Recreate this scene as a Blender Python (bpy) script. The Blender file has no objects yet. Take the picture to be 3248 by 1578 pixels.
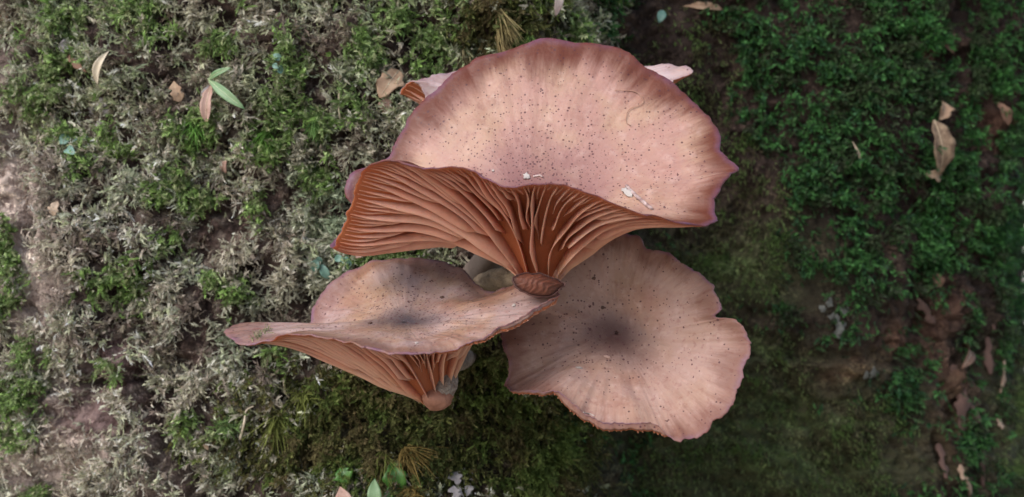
import bpy, math, random
import numpy as np
from mathutils import Vector

rng = np.random.default_rng(7)
random.seed(7)
scene = bpy.context.scene
col = scene.collection

# ------------------------------------------------------------------ camera, sky, sun, exposure
S = 0.00007                       # metres per photo pixel at the plane of the mushrooms (y = 0)
D = 0.2553                        # camera to that plane
W, H = 3248, 1578
cam_d = bpy.data.cameras.new('camera'); cam = bpy.data.objects.new('camera', cam_d); col.objects.link(cam)
cam.location = (0, -D, 0); cam.rotation_euler = (math.radians(90), 0, 0)
cam_d.sensor_width = 36; cam_d.lens = 18 / (W * S / 2 / D)
cam_d.clip_start = 0.005; cam_d.clip_end = 2000
cam_d.dof.use_dof = True; cam_d.dof.focus_distance = D - 0.004; cam_d.dof.aperture_fstop = 20
scene.camera = cam

SUN_EL, SUN_ROT = math.radians(38), math.radians(222)
world = bpy.data.worlds.new('World'); scene.world = world; world.use_nodes = True
wn = world.node_tree.nodes; wl = world.node_tree.links
bg = wn['Background']
sky = wn.new('ShaderNodeTexSky'); sky.sky_type = 'NISHITA'; sky.sun_disc = False
sky.sun_elevation = SUN_EL; sky.sun_rotation = SUN_ROT; sky.dust_density = 1.5; sky.air_density = 1.0
wl.new(sky.outputs[0], bg.inputs[0]); bg.inputs[1].default_value = 0.105
sun_d = bpy.data.lights.new('sun', 'SUN'); sun = bpy.data.objects.new('sun', sun_d); col.objects.link(sun)
sun_d.energy = 1.5; sun_d.angle = math.radians(40); sun_d.color = (1.0, 0.985, 0.97)
sdir = Vector((math.sin(SUN_ROT) * math.cos(SUN_EL), math.cos(SUN_ROT) * math.cos(SUN_EL), math.sin(SUN_EL)))
sun.rotation_euler = (-sdir).to_track_quat('-Z', 'Y').to_euler(); sun.location = sdir * 2
vs = scene.view_settings
vs.view_transform = 'Standard'; vs.look = 'None'; vs.gamma = 1; vs.exposure = 1.12
scene.render.engine = 'CYCLES'
scene.cycles.use_denoising = True
scene.cycles.max_bounces = 6; scene.cycles.diffuse_bounces = 4; scene.cycles.transmission_bounces = 3

# ------------------------------------------------------------------ helpers
def at(px, py, mm):
    """point of the place seen at a photo pixel when it stands mm behind the plane of the mushrooms"""
    y = mm / 1000.0
    k = S * (D + y) / D
    return np.array([(px - W / 2) * k, y, (H / 2 - py) * k])

def proj(P):
    k = S * (D + P[..., 1]) / D
    return P[..., 0] / k + W / 2, H / 2 - P[..., 2] / k

def sm(a, b, x):
    t = np.clip((x - a) / (b - a), 0, 1); return t * t * (3 - 2 * t)

def _hash(ix, iy, iz, seed):
    h = (ix * 374761393 + iy * 668265263 + iz * 2147483647 + seed * 974634777) & 0xffffffff
    h = ((h ^ (h >> 13)) * 1274126177) & 0xffffffff
    h = ((h ^ (h >> 16)) * 2246822519) & 0xffffffff
    return ((h ^ (h >> 15)) & 0xffff) / 65535.0

def noise(x, y, z=0.0, seed=0):
    x, y, z = np.broadcast_arrays(np.asarray(x, float), np.asarray(y, float), np.asarray(z, float))
    ix, iy, iz = np.floor(x).astype(np.int64), np.floor(y).astype(np.int64), np.floor(z).astype(np.int64)
    fx, fy, fz = x - ix, y - iy, z - iz
    fx, fy, fz = [f * f * f * (f * (f * 6 - 15) + 10) for f in (fx, fy, fz)]
    r = 0
    for dx in (0, 1):
        for dy in (0, 1):
            for dz in (0, 1):
                w = (fx if dx else 1 - fx) * (fy if dy else 1 - fy) * (fz if dz else 1 - fz)
                r = r + w * _hash(ix + dx, iy + dy, iz + dz, seed)
    return r * 2 - 1

def fbm(x, y, z=0.0, o=4, seed=0, gain=0.5):
    r, a, f = 0, 1.0, 1.0
    for i in range(o):
        r = r + a * noise(np.asarray(x) * f, np.asarray(y) * f, np.asarray(z) * f, seed + i * 17); a *= gain; f *= 2.03
    return r

def unit(v):
    v = np.asarray(v, float)
    return v / np.maximum(np.linalg.norm(v, axis=-1, keepdims=True), 1e-12)

def mesh_np(name, V, F, mat, parent=None, smooth=True, cols=None, attrs=None):
    """V (n,3), F list of arrays (m,3) or (m,4)"""
    me = bpy.data.meshes.new(name)
    V = np.ascontiguousarray(V, np.float32)
    if isinstance(F, np.ndarray): F = [F]
    F = [f for f in F if len(f)]
    loops = np.concatenate([f.ravel() for f in F]).astype(np.int32)
    sizes = np.concatenate([np.full(len(f), f.shape[1]) for f in F]).astype(np.int32)
    starts = np.concatenate([[0], np.cumsum(sizes)[:-1]]).astype(np.int32)
    me.vertices.add(len(V)); me.vertices.foreach_set('co', V.ravel())
    me.loops.add(len(loops)); me.loops.foreach_set('vertex_index', loops)
    me.polygons.add(len(sizes)); me.polygons.foreach_set('loop_start', starts)
    me.polygons.foreach_set('loop_total', sizes)
    me.polygons.foreach_set('use_smooth', np.full(len(sizes), smooth))
    if cols is not None:
        a = me.attributes.new('tint', 'FLOAT_COLOR', 'POINT')
        c = np.ones((len(V), 4), np.float32); c[:, :3] = cols
        a.data.foreach_set('color', c.ravel())
    for k, v in (attrs or {}).items():
        a = me.attributes.new(k, 'FLOAT', 'POINT'); a.data.foreach_set('value', np.ascontiguousarray(v, np.float32))
    me.update(calc_edges=True); me.validate()
    me.materials.append(mat)
    o = bpy.data.objects.new(name, me); col.objects.link(o)
    if parent is not None: o.parent = parent
    return o

def empty(name, loc=(0, 0, 0)):
    o = bpy.data.objects.new(name, None); o.empty_display_size = 0.01
    col.objects.link(o)
    return o          # stays at the origin so that children keep world coordinates

def tag(o, label=None, cat=None, group=None, kind=None):
    if label: o['label'] = label
    if cat: o['category'] = cat
    if group: o['group'] = group
    if kind: o['kind'] = kind
    return o

def grid_faces(nr, nc, closed=True):
    i = np.arange(nr - 1)[:, None]; j = np.arange(nc if closed else nc - 1)[None, :]
    j2 = (j + 1) % nc
    return np.stack([i * nc + j, i * nc + j2, (i + 1) * nc + j2, (i + 1) * nc + j], -1).reshape(-1, 4)

def spline(P, n, closed=True, dense=24):
    P = np.asarray(P, float); m = len(P); out = []
    segs = m if closed else m - 1
    t = np.linspace(0, 1, dense, endpoint=False)[:, None]
    for i in range(segs):
        if closed: p0, p1, p2, p3 = P[i - 1], P[i], P[(i + 1) % m], P[(i + 2) % m]
        else: p0, p1, p2, p3 = P[max(i - 1, 0)], P[i], P[i + 1], P[min(i + 2, m - 1)]
        out.append(0.5 * (2 * p1 + (p2 - p0) * t + (2 * p0 - 5 * p1 + 4 * p2 - p3) * t ** 2 + (3 * p1 - p0 - 3 * p2 + p3) * t ** 3))
    out = np.concatenate(out)
    out = np.vstack([out, out[:1] if closed else P[-1:]])
    L = np.concatenate([[0], np.cumsum(np.linalg.norm(np.diff(out, axis=0), axis=1))])
    q = np.linspace(0, L[-1], n, endpoint=not closed)
    return np.stack([np.interp(q, L, out[:, k]) for k in range(out.shape[1])], 1)

# ------------------------------------------------------------------ materials
def new_mat(name):
    m = bpy.data.materials.new(name); m.use_nodes = True
    nt = m.node_tree; b = nt.nodes['Principled BSDF']
    return m, nt.nodes, nt.links, b

def N(nodes, t, **kw):
    n = nodes.new(t)
    for k, v in kw.items(): setattr(n, k, v)
    return n

def math_node(nodes, links, op, a, b=None, clamp=False):
    n = nodes.new('ShaderNodeMath'); n.operation = op; n.use_clamp = clamp
    for i, v in enumerate((a, b)):
        if v is None: continue
        if isinstance(v, (int, float)): n.inputs[i].default_value = v
        else: links.new(v, n.inputs[i])
    return n.outputs[0]

def mix_col(nodes, links, fac, a, b, blend='MIX'):
    n = nodes.new('ShaderNodeMix'); n.data_type = 'RGBA'; n.blend_type = blend
    def put(sock, v):
        if isinstance(v, (int, float)): sock.default_value = v
        elif isinstance(v, tuple): sock.default_value = (*v, 1)
        else: links.new(v, sock)
    put(n.inputs[0], fac); put(n.inputs[6], a); put(n.inputs[7], b)
    return n.outputs[2]

def ramp(nodes, links, fac, stops):
    r = nodes.new('ShaderNodeValToRGB'); e = r.color_ramp.elements
    while len(e) < len(stops): e.new(0.5)
    for el, (p, c) in zip(e, stops): el.position = p; el.color = (*c, 1) if len(c) == 3 else c
    links.new(fac, r.inputs[0]); return r.outputs[0]

def maprange(nodes, links, v, a, b, c=0.0, d=1.0, smooth=True):
    n = nodes.new('ShaderNodeMapRange'); n.interpolation_type = 'SMOOTHSTEP' if smooth else 'LINEAR'
    links.new(v, n.inputs[0])
    for i, x in enumerate((a, b, c, d)): n.inputs[i + 1].default_value = x
    return n.outputs[0]

def tex_noise(nodes, links, vec, scale, detail=3, rough=0.5):
    n = nodes.new('ShaderNodeTexNoise'); n.inputs['Scale'].default_value = scale
    n.inputs['Detail'].default_value = detail; n.inputs['Roughness'].default_value = rough
    links.new(vec, n.inputs['Vector']); return n.outputs['Fac']

def attr(nodes, name):
    n = nodes.new('ShaderNodeAttribute'); n.attribute_name = name; return n

def cap_material(name, base, tan, dark, dark_r, speck, rimcol=(0.17, 0.085, 0.15), edge=(0.115, 0.034, 0.02), edge_amt=0.8, rough=0.42):
    m, nd, lk, b = new_mat(name)
    rad = attr(nd, 'rad').outputs['Fac']; ang = attr(nd, 'ang').outputs['Fac']
    geo = nd.new('ShaderNodeTexCoord').outputs['Object']
    # radial streak coordinates
    ca = math_node(nd, lk, 'COSINE', ang); sa = math_node(nd, lk, 'SINE', ang)
    cmb = nd.new('ShaderNodeCombineXYZ'); lk.new(ca, cmb.inputs[0]); lk.new(sa, cmb.inputs[1]); lk.new(math_node(nd, lk, 'MULTIPLY', rad, 0.22), cmb.inputs[2])
    streak = tex_noise(nd, lk, cmb.outputs[0], 26, 3, 0.6)
    broad = tex_noise(nd, lk, geo, 75, 3, 0.55)
    fine = tex_noise(nd, lk, geo, 420, 3, 0.6)
    c = mix_col(nd, lk, maprange(nd, lk, broad, 0.36, 0.66), base, tan)
    blot = tex_noise(nd, lk, geo, 62, 5, 0.66)
    c = mix_col(nd, lk, maprange(nd, lk, blot, 0.47, 0.70, 0.0, 0.62), c, (0.25, 0.115, 0.088))
    c = mix_col(nd, lk, math_node(nd, lk, 'MULTIPLY', math_node(nd, lk, 'MULTIPLY', maprange(nd, lk, streak, 0.45, 0.75), 0.5), maprange(nd, lk, rad, 0.45, 1.0, 0.0, 0.75)), c, (0.20, 0.09, 0.07))
    c = mix_col(nd, lk, math_node(nd, lk, 'MULTIPLY', maprange(nd, lk, fine, 0.5, 0.8), 0.28), c, (0.62, 0.45, 0.40))
    c = mix_col(nd, lk, maprange(nd, lk, tex_noise(nd, lk, geo, 700, 3, 0.65), 0.30, 0.46, 0.42, 0.0), c, (0.22, 0.095, 0.08))
    # dark centre of the cap, broken up by noise
    rr = math_node(nd, lk, 'ADD', rad, math_node(nd, lk, 'MULTIPLY', math_node(nd, lk, 'SUBTRACT', broad, 0.5), 0.25))
    rr = math_node(nd, lk, 'ADD', rr, math_node(nd, lk, 'MULTIPLY', math_node(nd, lk, 'SUBTRACT', fine, 0.5), 0.10))
    c = mix_col(nd, lk, maprange(nd, lk, rr, dark_r * 0.05, dark_r, 0.95, 0.0), c, dark)
    # brown stained margin of uneven width
    em = tex_noise(nd, lk, cmb.outputs[0], 3.2, 2, 0.5)
    e0 = math_node(nd, lk, 'ADD', rad, math_node(nd, lk, 'MULTIPLY', math_node(nd, lk, 'SUBTRACT', em, 0.45), 0.42))
    e0 = math_node(nd, lk, 'ADD', e0, math_node(nd, lk, 'MULTIPLY', math_node(nd, lk, 'SUBTRACT', streak, 0.5), 0.14))
    c = mix_col(nd, lk, maprange(nd, lk, e0, 0.77, 0.97, 0.0, edge_amt), c, edge)
    # purple rim line
    rl = math_node(nd, lk, 'ADD', rad, math_node(nd, lk, 'MULTIPLY', math_node(nd, lk, 'SUBTRACT', streak, 0.5), 0.03))
    rl = math_node(nd, lk, 'ADD', rl, math_node(nd, lk, 'MULTIPLY', math_node(nd, lk, 'SUBTRACT', em, 0.5), 0.06))
    rc = mix_col(nd, lk, maprange(nd, lk, tex_noise(nd, lk, cmb.outputs[0], 2.1, 2, 0.5), 0.52, 0.68), rimcol, (0.11, 0.045, 0.04))
    c = mix_col(nd, lk, math_node(nd, lk, 'MULTIPLY', maprange(nd, lk, rl, 0.95, 1.0, 0.0, 0.62), maprange(nd, lk, tex_noise(nd, lk, cmb.outputs[0], 4.5, 3, 0.6), 0.38, 0.62, 0.12, 1.0)), c, rc)
    # specks
    for sc, thr, lim in ((1500, 0.28, 0.85), (1000, 0.20, 0.50), (560, 0.10, 0.14)):
        v = nd.new('ShaderNodeTexVoronoi'); v.inputs['Scale'].default_value = sc; lk.new(geo, v.inputs['Vector'])
        bright = nd.new('ShaderNodeSeparateColor'); lk.new(v.outputs['Color'], bright.inputs[0])
        dens = math_node(nd, lk, 'MULTIPLY', maprange(nd, lk, rad, 0.08, 0.85, 1.0, 0.22), lim * speck)
        keep = math_node(nd, lk, 'LESS_THAN', bright.outputs[0], dens)
        size = math_node(nd, lk, 'MULTIPLY_ADD', bright.outputs[1], thr)
        size.node.inputs[2].default_value = 0.10
        dot = math_node(nd, lk, 'LESS_THAN', v.outputs['Distance'], size)
        f = math_node(nd, lk, 'MULTIPLY', math_node(nd, lk, 'MULTIPLY', keep, dot), 0.82)
        c = mix_col(nd, lk, f, c, (0.07, 0.025, 0.03))
    # underside flesh
    under = math_node(nd, lk, 'GREATER_THAN', rad, 1.5)
    c = mix_col(nd, lk, under, c, (0.34, 0.10, 0.042))
    lk.new(c, b.inputs['Base Color'])
    ro = maprange(nd, lk, fine, 0.2, 0.8, rough - 0.08, rough + 0.16)
    lk.new(ro, b.inputs['Roughness'])
    b.inputs['Specular IOR Level'].default_value = 0.2
    b.inputs['Subsurface Weight'].default_value = 0.18
    b.inputs['Subsurface Radius'].default_value = (0.9, 0.35, 0.22); b.inputs['Subsurface Scale'].default_value = 0.0016
    bump = nd.new('ShaderNodeBump'); bump.inputs['Strength'].default_value = 0.5; bump.inputs['Distance'].default_value = 0.0006
    micro = tex_noise(nd, lk, geo, 1400, 2, 0.6)
    hgt = math_node(nd, lk, 'ADD', math_node(nd, lk, 'MULTIPLY', streak, 0.14), math_node(nd, lk, 'ADD', math_node(nd, lk, 'MULTIPLY', fine, 0.55), math_node(nd, lk, 'MULTIPLY', micro, 0.22)))
    lk.new(hgt, bump.inputs['Height']); lk.new(bump.outputs[0], b.inputs['Normal'])
    return m

def gill_material(name, mid, edge, rnd=0.55):
    m, nd, lk, b = new_mat(name)
    rad = attr(nd, 'rad').outputs['Fac']; dep = attr(nd, 'dep').outputs['Fac']
    geo = nd.new('ShaderNodeTexCoord').outputs['Object']
    n1 = tex_noise(nd, lk, geo, 160, 3, 0.6); n2 = tex_noise(nd, lk, geo, 900, 2, 0.6)
    oi = nd.new('ShaderNodeObjectInfo')
    c = mix_col(nd, lk, maprange(nd, lk, n1, 0.35, 0.7), mid, tuple(x * 0.72 for x in mid))
    c = mix_col(nd, lk, math_node(nd, lk, 'MULTIPLY', oi.outputs['Random'], rnd), c, (0.76, 0.46, 0.37))
    c = mix_col(nd, lk, maprange(nd, lk, n2, 0.5, 0.85, 0, 0.3), c, (0.30, 0.11, 0.06))
    c = mix_col(nd, lk, maprange(nd, lk, dep, 0.55, 1.0, 0, 0.4), c, (0.66, 0.36, 0.25))
    c = mix_col(nd, lk, maprange(nd, lk, rad, 0.86, 0.99, 0, 0.85), c, edge)
    lk.new(c, b.inputs['Base Color']); b.inputs['Roughness'].default_value = 0.6; b.inputs['Specular IOR Level'].default_value = 0.25
    b.inputs['Subsurface Weight'].default_value = 0.3
    b.inputs['Subsurface Radius'].default_value = (1.0, 0.35, 0.18); b.inputs['Subsurface Scale'].default_value = 0.0012
    bump = nd.new('ShaderNodeBump'); bump.inputs['Strength'].default_value = 0.3; bump.inputs['Distance'].default_value = 0.0003
    lk.new(n2, bump.inputs['Height']); lk.new(bump.outputs[0], b.inputs['Normal'])
    return m

def plain_material(name, c1, c2, scale=300, rough=0.7, trans=0.0, bump=0.4, sub=0.0, stretch=None, dist=0.0004):
    m, nd, lk, b = new_mat(name)
    geo = nd.new('ShaderNodeTexCoord').outputs['Object']
    if stretch:
        mp = nd.new('ShaderNodeMapping'); mp.inputs['Scale'].default_value = stretch[0]; mp.inputs['Rotation'].default_value = stretch[1]
        lk.new(geo, mp.inputs[0]); geo = mp.outputs[0]
    n1 = tex_noise(nd, lk, geo, scale, 4, 0.62); n2 = tex_noise(nd, lk, geo, scale * 4.1, 3, 0.6)
    c = mix_col(nd, lk, maprange(nd, lk, n1, 0.32, 0.7), c1, c2)
    c = mix_col(nd, lk, maprange(nd, lk, n2, 0.5, 0.85, 0, 0.45), c, tuple(x * 0.45 for x in c1))
    lk.new(c, b.inputs['Base Color']); b.inputs['Roughness'].default_value = rough
    if sub: b.inputs['Subsurface Weight'].default_value = sub; b.inputs['Subsurface Scale'].default_value = 0.001
    if bump:
        bp = nd.new('ShaderNodeBump'); bp.inputs['Strength'].default_value = bump; bp.inputs['Distance'].default_value = dist
        h = math_node(nd, lk, 'ADD', n1, math_node(nd, lk, 'MULTIPLY', n2, 0.5))
        lk.new(h, bp.inputs['Height']); lk.new(bp.outputs[0], b.inputs['Normal'])
    if trans:
        t = nd.new('ShaderNodeBsdfTranslucent'); lk.new(c, t.inputs[0])
        mx = nd.new('ShaderNodeMixShader'); mx.inputs[0].default_value = trans
        lk.new(b.outputs[0], mx.inputs[1]); lk.new(t.outputs[0], mx.inputs[2]); lk.new(mx.outputs[0], nd['Material Output'].inputs[0])
    return m

def moss_material(name, trans=0.3, rough=0.7):
    m, nd, lk, b = new_mat(name)
    a = attr(nd, 'tint').outputs['Color']
    geo = nd.new('ShaderNodeTexCoord').outputs['Object']
    n1 = tex_noise(nd, lk, geo, 500, 2, 0.6)
    c = mix_col(nd, lk, maprange(nd, lk, n1, 0.3, 0.75, 0.0, 0.45), a, (0.5, 0.5, 0.5), 'MULTIPLY')
    lk.new(c, b.inputs['Base Color']); b.inputs['Roughness'].default_value = rough
    b.inputs['Specular IOR Level'].default_value = 0.12
    t = nd.new('ShaderNodeBsdfTranslucent'); lk.new(c, t.inputs[0])
    mx = nd.new('ShaderNodeMixShader'); mx.inputs[0].default_value = trans
    lk.new(b.outputs[0], mx.inputs[1]); lk.new(t.outputs[0], mx.inputs[2]); lk.new(mx.outputs[0], nd['Material Output'].inputs[0])
    return m

def bark_material():
    m, nd, lk, b = new_mat('bark')
    a = attr(nd, 'tint').outputs['Color']
    geo = nd.new('ShaderNodeTexCoord').outputs['Object']
    n1 = tex_noise(nd, lk, geo, 230, 6, 0.7); n2 = tex_noise(nd, lk, geo, 800, 4, 0.7); n3 = tex_noise(nd, lk, geo, 95, 4, 0.6)
    c = mix_col(nd, lk, maprange(nd, lk, n1, 0.34, 0.56, 0.85, 0.0), a, (0.28, 0.22, 0.22), 'MULTIPLY')
    pale = mix_col(nd, lk, 1.0, a, (2.6, 2.7, 2.6), 'MULTIPLY')
    c = mix_col(nd, lk, math_node(nd, lk, 'MULTIPLY', maprange(nd, lk, n2, 0.48, 0.66), maprange(nd, lk, n3, 0.4, 0.6)), c, pale)
    lk.new(c, b.inputs['Base Color']); b.inputs['Roughness'].default_value = 0.85; b.inputs['Specular IOR Level'].default_value = 0.15
    bp = nd.new('ShaderNodeBump'); bp.inputs['Strength'].default_value = 1.0; bp.inputs['Distance'].default_value = 0.0022
    lk.new(math_node(nd, lk, 'ADD', n1, math_node(nd, lk, 'MULTIPLY', n2, 0.6)), bp.inputs['Height']); lk.new(bp.outputs[0], b.inputs['Normal'])
    return m

# ------------------------------------------------------------------ ground
def build_ground():
    n = 90
    g = np.concatenate([-np.geomspace(600, 0.15, n // 2), np.geomspace(0.15, 600, n // 2)])
    X, Y = np.meshgrid(g, g, indexing='ij')
    R = np.hypot(X, Y)
    Z = -1.05 + 0.05 * fbm(X * 1.3, Y * 1.3, o=3, seed=91) * np.exp(-R / 40) + 0.6 * fbm(X * .03, Y * .03, seed=92) * sm(8, 60, R)
    V = np.stack([X, Y, Z], -1).reshape(-1, 3)
    m = plain_material('leaf_litter', (0.30, 0.24, 0.17), (0.42, 0.37, 0.28), scale=9, rough=0.9, bump=0.6, dist=0.03)
    o = mesh_np('ground', V, grid_faces(n, n, False)[:, ::-1], m)
    tag(o, 'pale leaf litter on the forest floor around the mossy trunk', 'ground', kind='structure')
build_ground()

# ------------------------------------------------------------------ the tree trunk
SEC = [(-900, 150), (-500, 100), (-150, 66), (100, 55), (400, 49), (800, 45), (1200, 43), (1500, 45), (1700, 50), (1800, 57), (1900, 74),
       (2000, 88), (2200, 94), (2500, 97), (2750, 100), (2950, 107), (3075, 117), (3145, 130), (3180, 145), (3198, 165), (3202, 190)]
sec = [at(px, H / 2, mm)[:2] for px, mm in SEC]
sec_front = spline(sec, 640, closed=False)
p0, p1 = sec_front[-1], sec_front[0]
back = [p0, p0 + [0.012, 0.05], [0.12, 0.36], [-0.02, 0.48], [-0.20, 0.40], p1 + [-0.03, 0.07], p1]
sec_back = spline(back, 60, closed=False)[1:-1]
secs = np.vstack([sec_front, sec_back]); NC = len(secs); NF = len(sec_front)
z_f = np.linspace(-0.125, 0.125, 400)
z_all = np.concatenate([-np.geomspace(1.15, 0.128, 26), z_f, np.geomspace(0.128, 2.6, 30)])
NR = len(z_all)
tang = np.roll(secs, -1, 0) - np.roll(secs, 1, 0)
nrm2 = unit(np.stack([tang[:, 1], -tang[:, 0]], 1))
kern = np.ones(25) / 25
nrm2 = unit(np.stack([np.convolve(np.r_[nrm2[-12:, k], nrm2[:, k], nrm2[:12, k]], kern, 'valid') for k in (0, 1)], 1))
base = np.zeros((NR, NC, 3)); base[..., :2] = secs[None]; base[..., 2] = z_all[:, None]
# the stem base swells and leans a little away from the frame
zz = base[..., 2]
PX, PY = proj(np.where(base[..., 1:2] > 0.4, 1e6, base))
X, Y, Z = base[..., 0], base[..., 1], base[..., 2]
near = np.abs(zz) < 0.14
big = 0.006 * fbm(X * 22, Y * 22, Z * 13, o=3, seed=3)
lump = 0.0040 * fbm(X * 60, Y * 60, Z * 60, o=4, seed=5, gain=0.58)
fineN = 0.0016 * fbm(X * 300, Y * 300, Z * 300, o=3, seed=8, gain=0.6)
disp = big + lump + fineN
# keep the trunk clear of the mushrooms
disp = np.minimum(disp, 0.0045)
def polyline_dist(px, py, pts):
    d = np.full(px.shape, 1e9)
    for (x0, y0), (x1, y1) in zip(pts[:-1], pts[1:]):
        vx, vy = x1 - x0, y1 - y0
        t = np.clip(((px - x0) * vx + (py - y0) * vy) / (vx * vx + vy * vy), 0, 1)
        d = np.minimum(d, np.hypot(px - x0 - t * vx, py - y0 - t * vy))
    return d
CRACKS = [([(432, 1195), (470, 1260), (500, 1350), (545, 1430), (585, 1500), (610, 1560), (640, 1640)], 26, 0.02),
          ([(190, 1215), (300, 1220), (380, 1222), (440, 1215)], 11, 0.006),
          ([(45, 380), (60, 480), (85, 540), (90, 620), (100, 760)], 20, 0.014), ([(125, 960), (135, 990), (160, 1010)], 12, 0.004),
          ([(2960, -40), (3010, 60), (3040, 160), (3030, 260)], 16, 0.006), ([(3100, 320), (3120, 460), (3105, 600)], 14, 0.005),
          ([(2955, 1000), (2985, 1060), (3010, 1130)], 13, 0.006), ([(3110, 900), (3125, 1060), (3120, 1200), (3130, 1420)], 16, 0.006),
          ([(2950, 1380), (2980, 1470), (3000, 1600)], 16, 0.005)]
wx = PX + 14 * fbm(PX / 60, PY / 60, seed=21, o=2); wy = PY + 14 * fbm(PX / 60, PY / 60, seed=22, o=2)
crackmask = np.zeros_like(PX)
for pts, w, dpt in CRACKS:
    g = np.exp(-(polyline_dist(wx, wy, pts) / w) ** 2) * near
    disp -= g * dpt; crackmask = np.maximum(crackmask, g)
# the horizontal growth ridge on the recessed side
g = np.exp(-(polyline_dist(wx, wy, [(2290, 1135), (2500, 1150), (2700, 1165), (2860, 1160)]) / 13) ** 2) * near
disp += 0.0022 * g
disp += 0.0045 * sm(0.0, 0.03, Z) * (np.arange(NC)[None] > NF * 0.86) * (np.arange(NC)[None] < NF)
trunkP = base.copy(); trunkP[..., 0] += nrm2[None, :, 0] * disp; trunkP[..., 1] += nrm2[None, :, 1] * disp
flare = (1 + 0.9 * sm(-0.35, -1.15, zz)) * (1 - 0.06 * sm(0.5, 2.6, zz))
cx, cy = 0.0, 0.26
trunkP[..., 0] = cx + (trunkP[..., 0] - cx) * flare; trunkP[..., 1] = cy + (trunkP[..., 1] - cy) * flare

def patch(px, py, lst, warp=40):
    wx = px + warp * fbm(px / 110, py / 110, seed=31, o=3); wy = py + warp * fbm(px / 110, py / 110, seed=32, o=3)
    r = np.zeros(np.shape(px))
    for cx_, cy_, rx, ry in lst:
        r = np.maximum(r, np.exp(-(((wx - cx_) / rx) ** 2 + ((wy - cy_) / ry) ** 2)))
    return r

BARE = [(330, 1150, 130, 90), (300, 1330, 170, 100), (30, 560, 60, 230), (120, 860, 70, 180), (120, 1450, 150, 110), (620, 780, 120, 70), (330, 330, 70, 60),
        (2700, 1160, 190, 130), (2800, 980, 200, 60), (2600, 930, 90, 70), (2060, 60, 150, 70), (2150, 120, 80, 150), (2560, 250, 70, 60), (2980, 170, 60, 120), (2990, 400, 60, 90),
        (3000, 1150, 60, 250), (3110, 1050, 40, 260), (2850, 630, 60, 90), (2900, 1450, 120, 90), (3140, 380, 30, 70), (2700, 60, 50, 50), (2480, 1250, 60, 60),
        (1880, 1500, 130, 110), (1560, 1420, 90, 160), (1300, 180, 60, 60), (560, 1420, 40, 110), (640, 1080, 90, 60), (700, 700, 90, 60), (900, 640, 60, 50), (1480, 860, 120, 80)]
fx, fy = PX[:, :NF], PY[:, :NF]
n_a = fbm(PX / 90, PY / 90, seed=41, o=4); n_b = fbm(PX / 33, PY / 33, seed=44, o=3); n_c = fbm(PX / 300, PY / 260, seed=47, o=3)
def lerp(a, b, t): return a + (b - a) * np.asarray(t)[..., None]
cb = lerp(np.array([0.036, 0.023, 0.020]), np.array([0.115, 0.074, 0.062]), sm(-0.6, 0.7, n_a))
cb = lerp(cb, np.array([0.24, 0.19, 0.155]), sm(0.15, 0.9, n_b) * 0.7 * sm(1500, 600, PX))
cb = lerp(cb, np.array([0.56, 0.44, 0.38]), patch(PX, PY, [(0, 600, 130, 330), (110, 860, 90, 240), (170, 1150, 70, 140), (170, 1450, 260, 150), (-150, 800, 160, 900)]) * 0.95)
cb = lerp(cb, np.array([0.19, 0.115, 0.115]), patch(PX, PY, [(330, 1150, 140, 90), (330, 1330, 190, 90)]) * 0.7)
cb = lerp(cb, np.array([0.042, 0.027, 0.021]), sm(1450, 1900, PX) * 0.85)
cb = lerp(cb, np.array([0.16, 0.075, 0.05]), patch(PX, PY, [(3000, 1150, 60, 260), (2980, 170, 60, 120), (2830, 1060, 90, 60), (3160, 400, 30, 70), (2700, 1150, 90, 60)]) * 0.55)
cb = lerp(cb, np.array([0.085, 0.115, 0.042]) , patch(PX, PY, [(2450, 1420, 480, 280), (2330, 860, 260, 150), (2350, 1150, 200, 40), (3200, 1380, 70, 260), (1800, 100, 60, 70)]) * 0.85 * (0.55 + 0.45 * sm(-.5, .5, fbm(PX / 190, PY / 26, seed=71, o=3))))
cb = lerp(cb, np.array([0.050, 0.055, 0.025]), patch(PX, PY, [(1450, 1350, 520, 180)]) * 0.7)
tree = tag(empty('tree'), 'thick old tree trunk covered in moss and bark behind the mushrooms', 'tree')
trunk = mesh_np('trunk', trunkP.reshape(-1, 3), grid_faces(NR, NC), bark_material(), tree, cols=cb.reshape(-1, 3))

# front patch used to seat everything that grows on the bark
r0, r1 = 26, 26 + len(z_f)
GP = trunkP[r0:r1, :NF]
du = np.gradient(GP, axis=1); dv = np.gradient(GP, axis=0)
GN = unit(np.cross(du, dv))
def smooth2(A, k):
    for ax in (0, 1):
        c = np.cumsum(np.concatenate([np.repeat(A.take([0], ax), k + 1, ax), A, np.repeat(A.take([-1], ax), k, ax)], ax), ax)
        n = A.shape[ax]; A = (c.take(range(2 * k + 1, 2 * k + 1 + n), ax) - c.take(range(0, n), ax)) / (2 * k + 1)
    return A
GNs = unit(smooth2(GN, 6))
GPX, GPY = proj(GP)
def sample(i, j):
    i0 = np.clip(i.astype(int), 0, GP.shape[0] - 2); j0 = np.clip(j.astype(int), 0, GP.shape[1] - 2)
    a, b = (i - i0)[:, None], (j - j0)[:, None]
    f = lambda A: A[i0, j0] * (1 - a) * (1 - b) + A[i0 + 1, j0] * a * (1 - b) + A[i0, j0 + 1] * (1 - a) * b + A[i0 + 1, j0 + 1] * a * b
    return f(GP), unit(f(GNs))
def hit(px, py):
    k = np.argmin((GPX - px) ** 2 + (GPY - py) ** 2); i, j = np.unravel_index(k, GPX.shape)
    return GP[i, j].copy(), GNs[i, j].copy()

# ------------------------------------------------------------------ moss
def rand_vec(n): return unit(rng.normal(size=(n, 3)))

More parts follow.
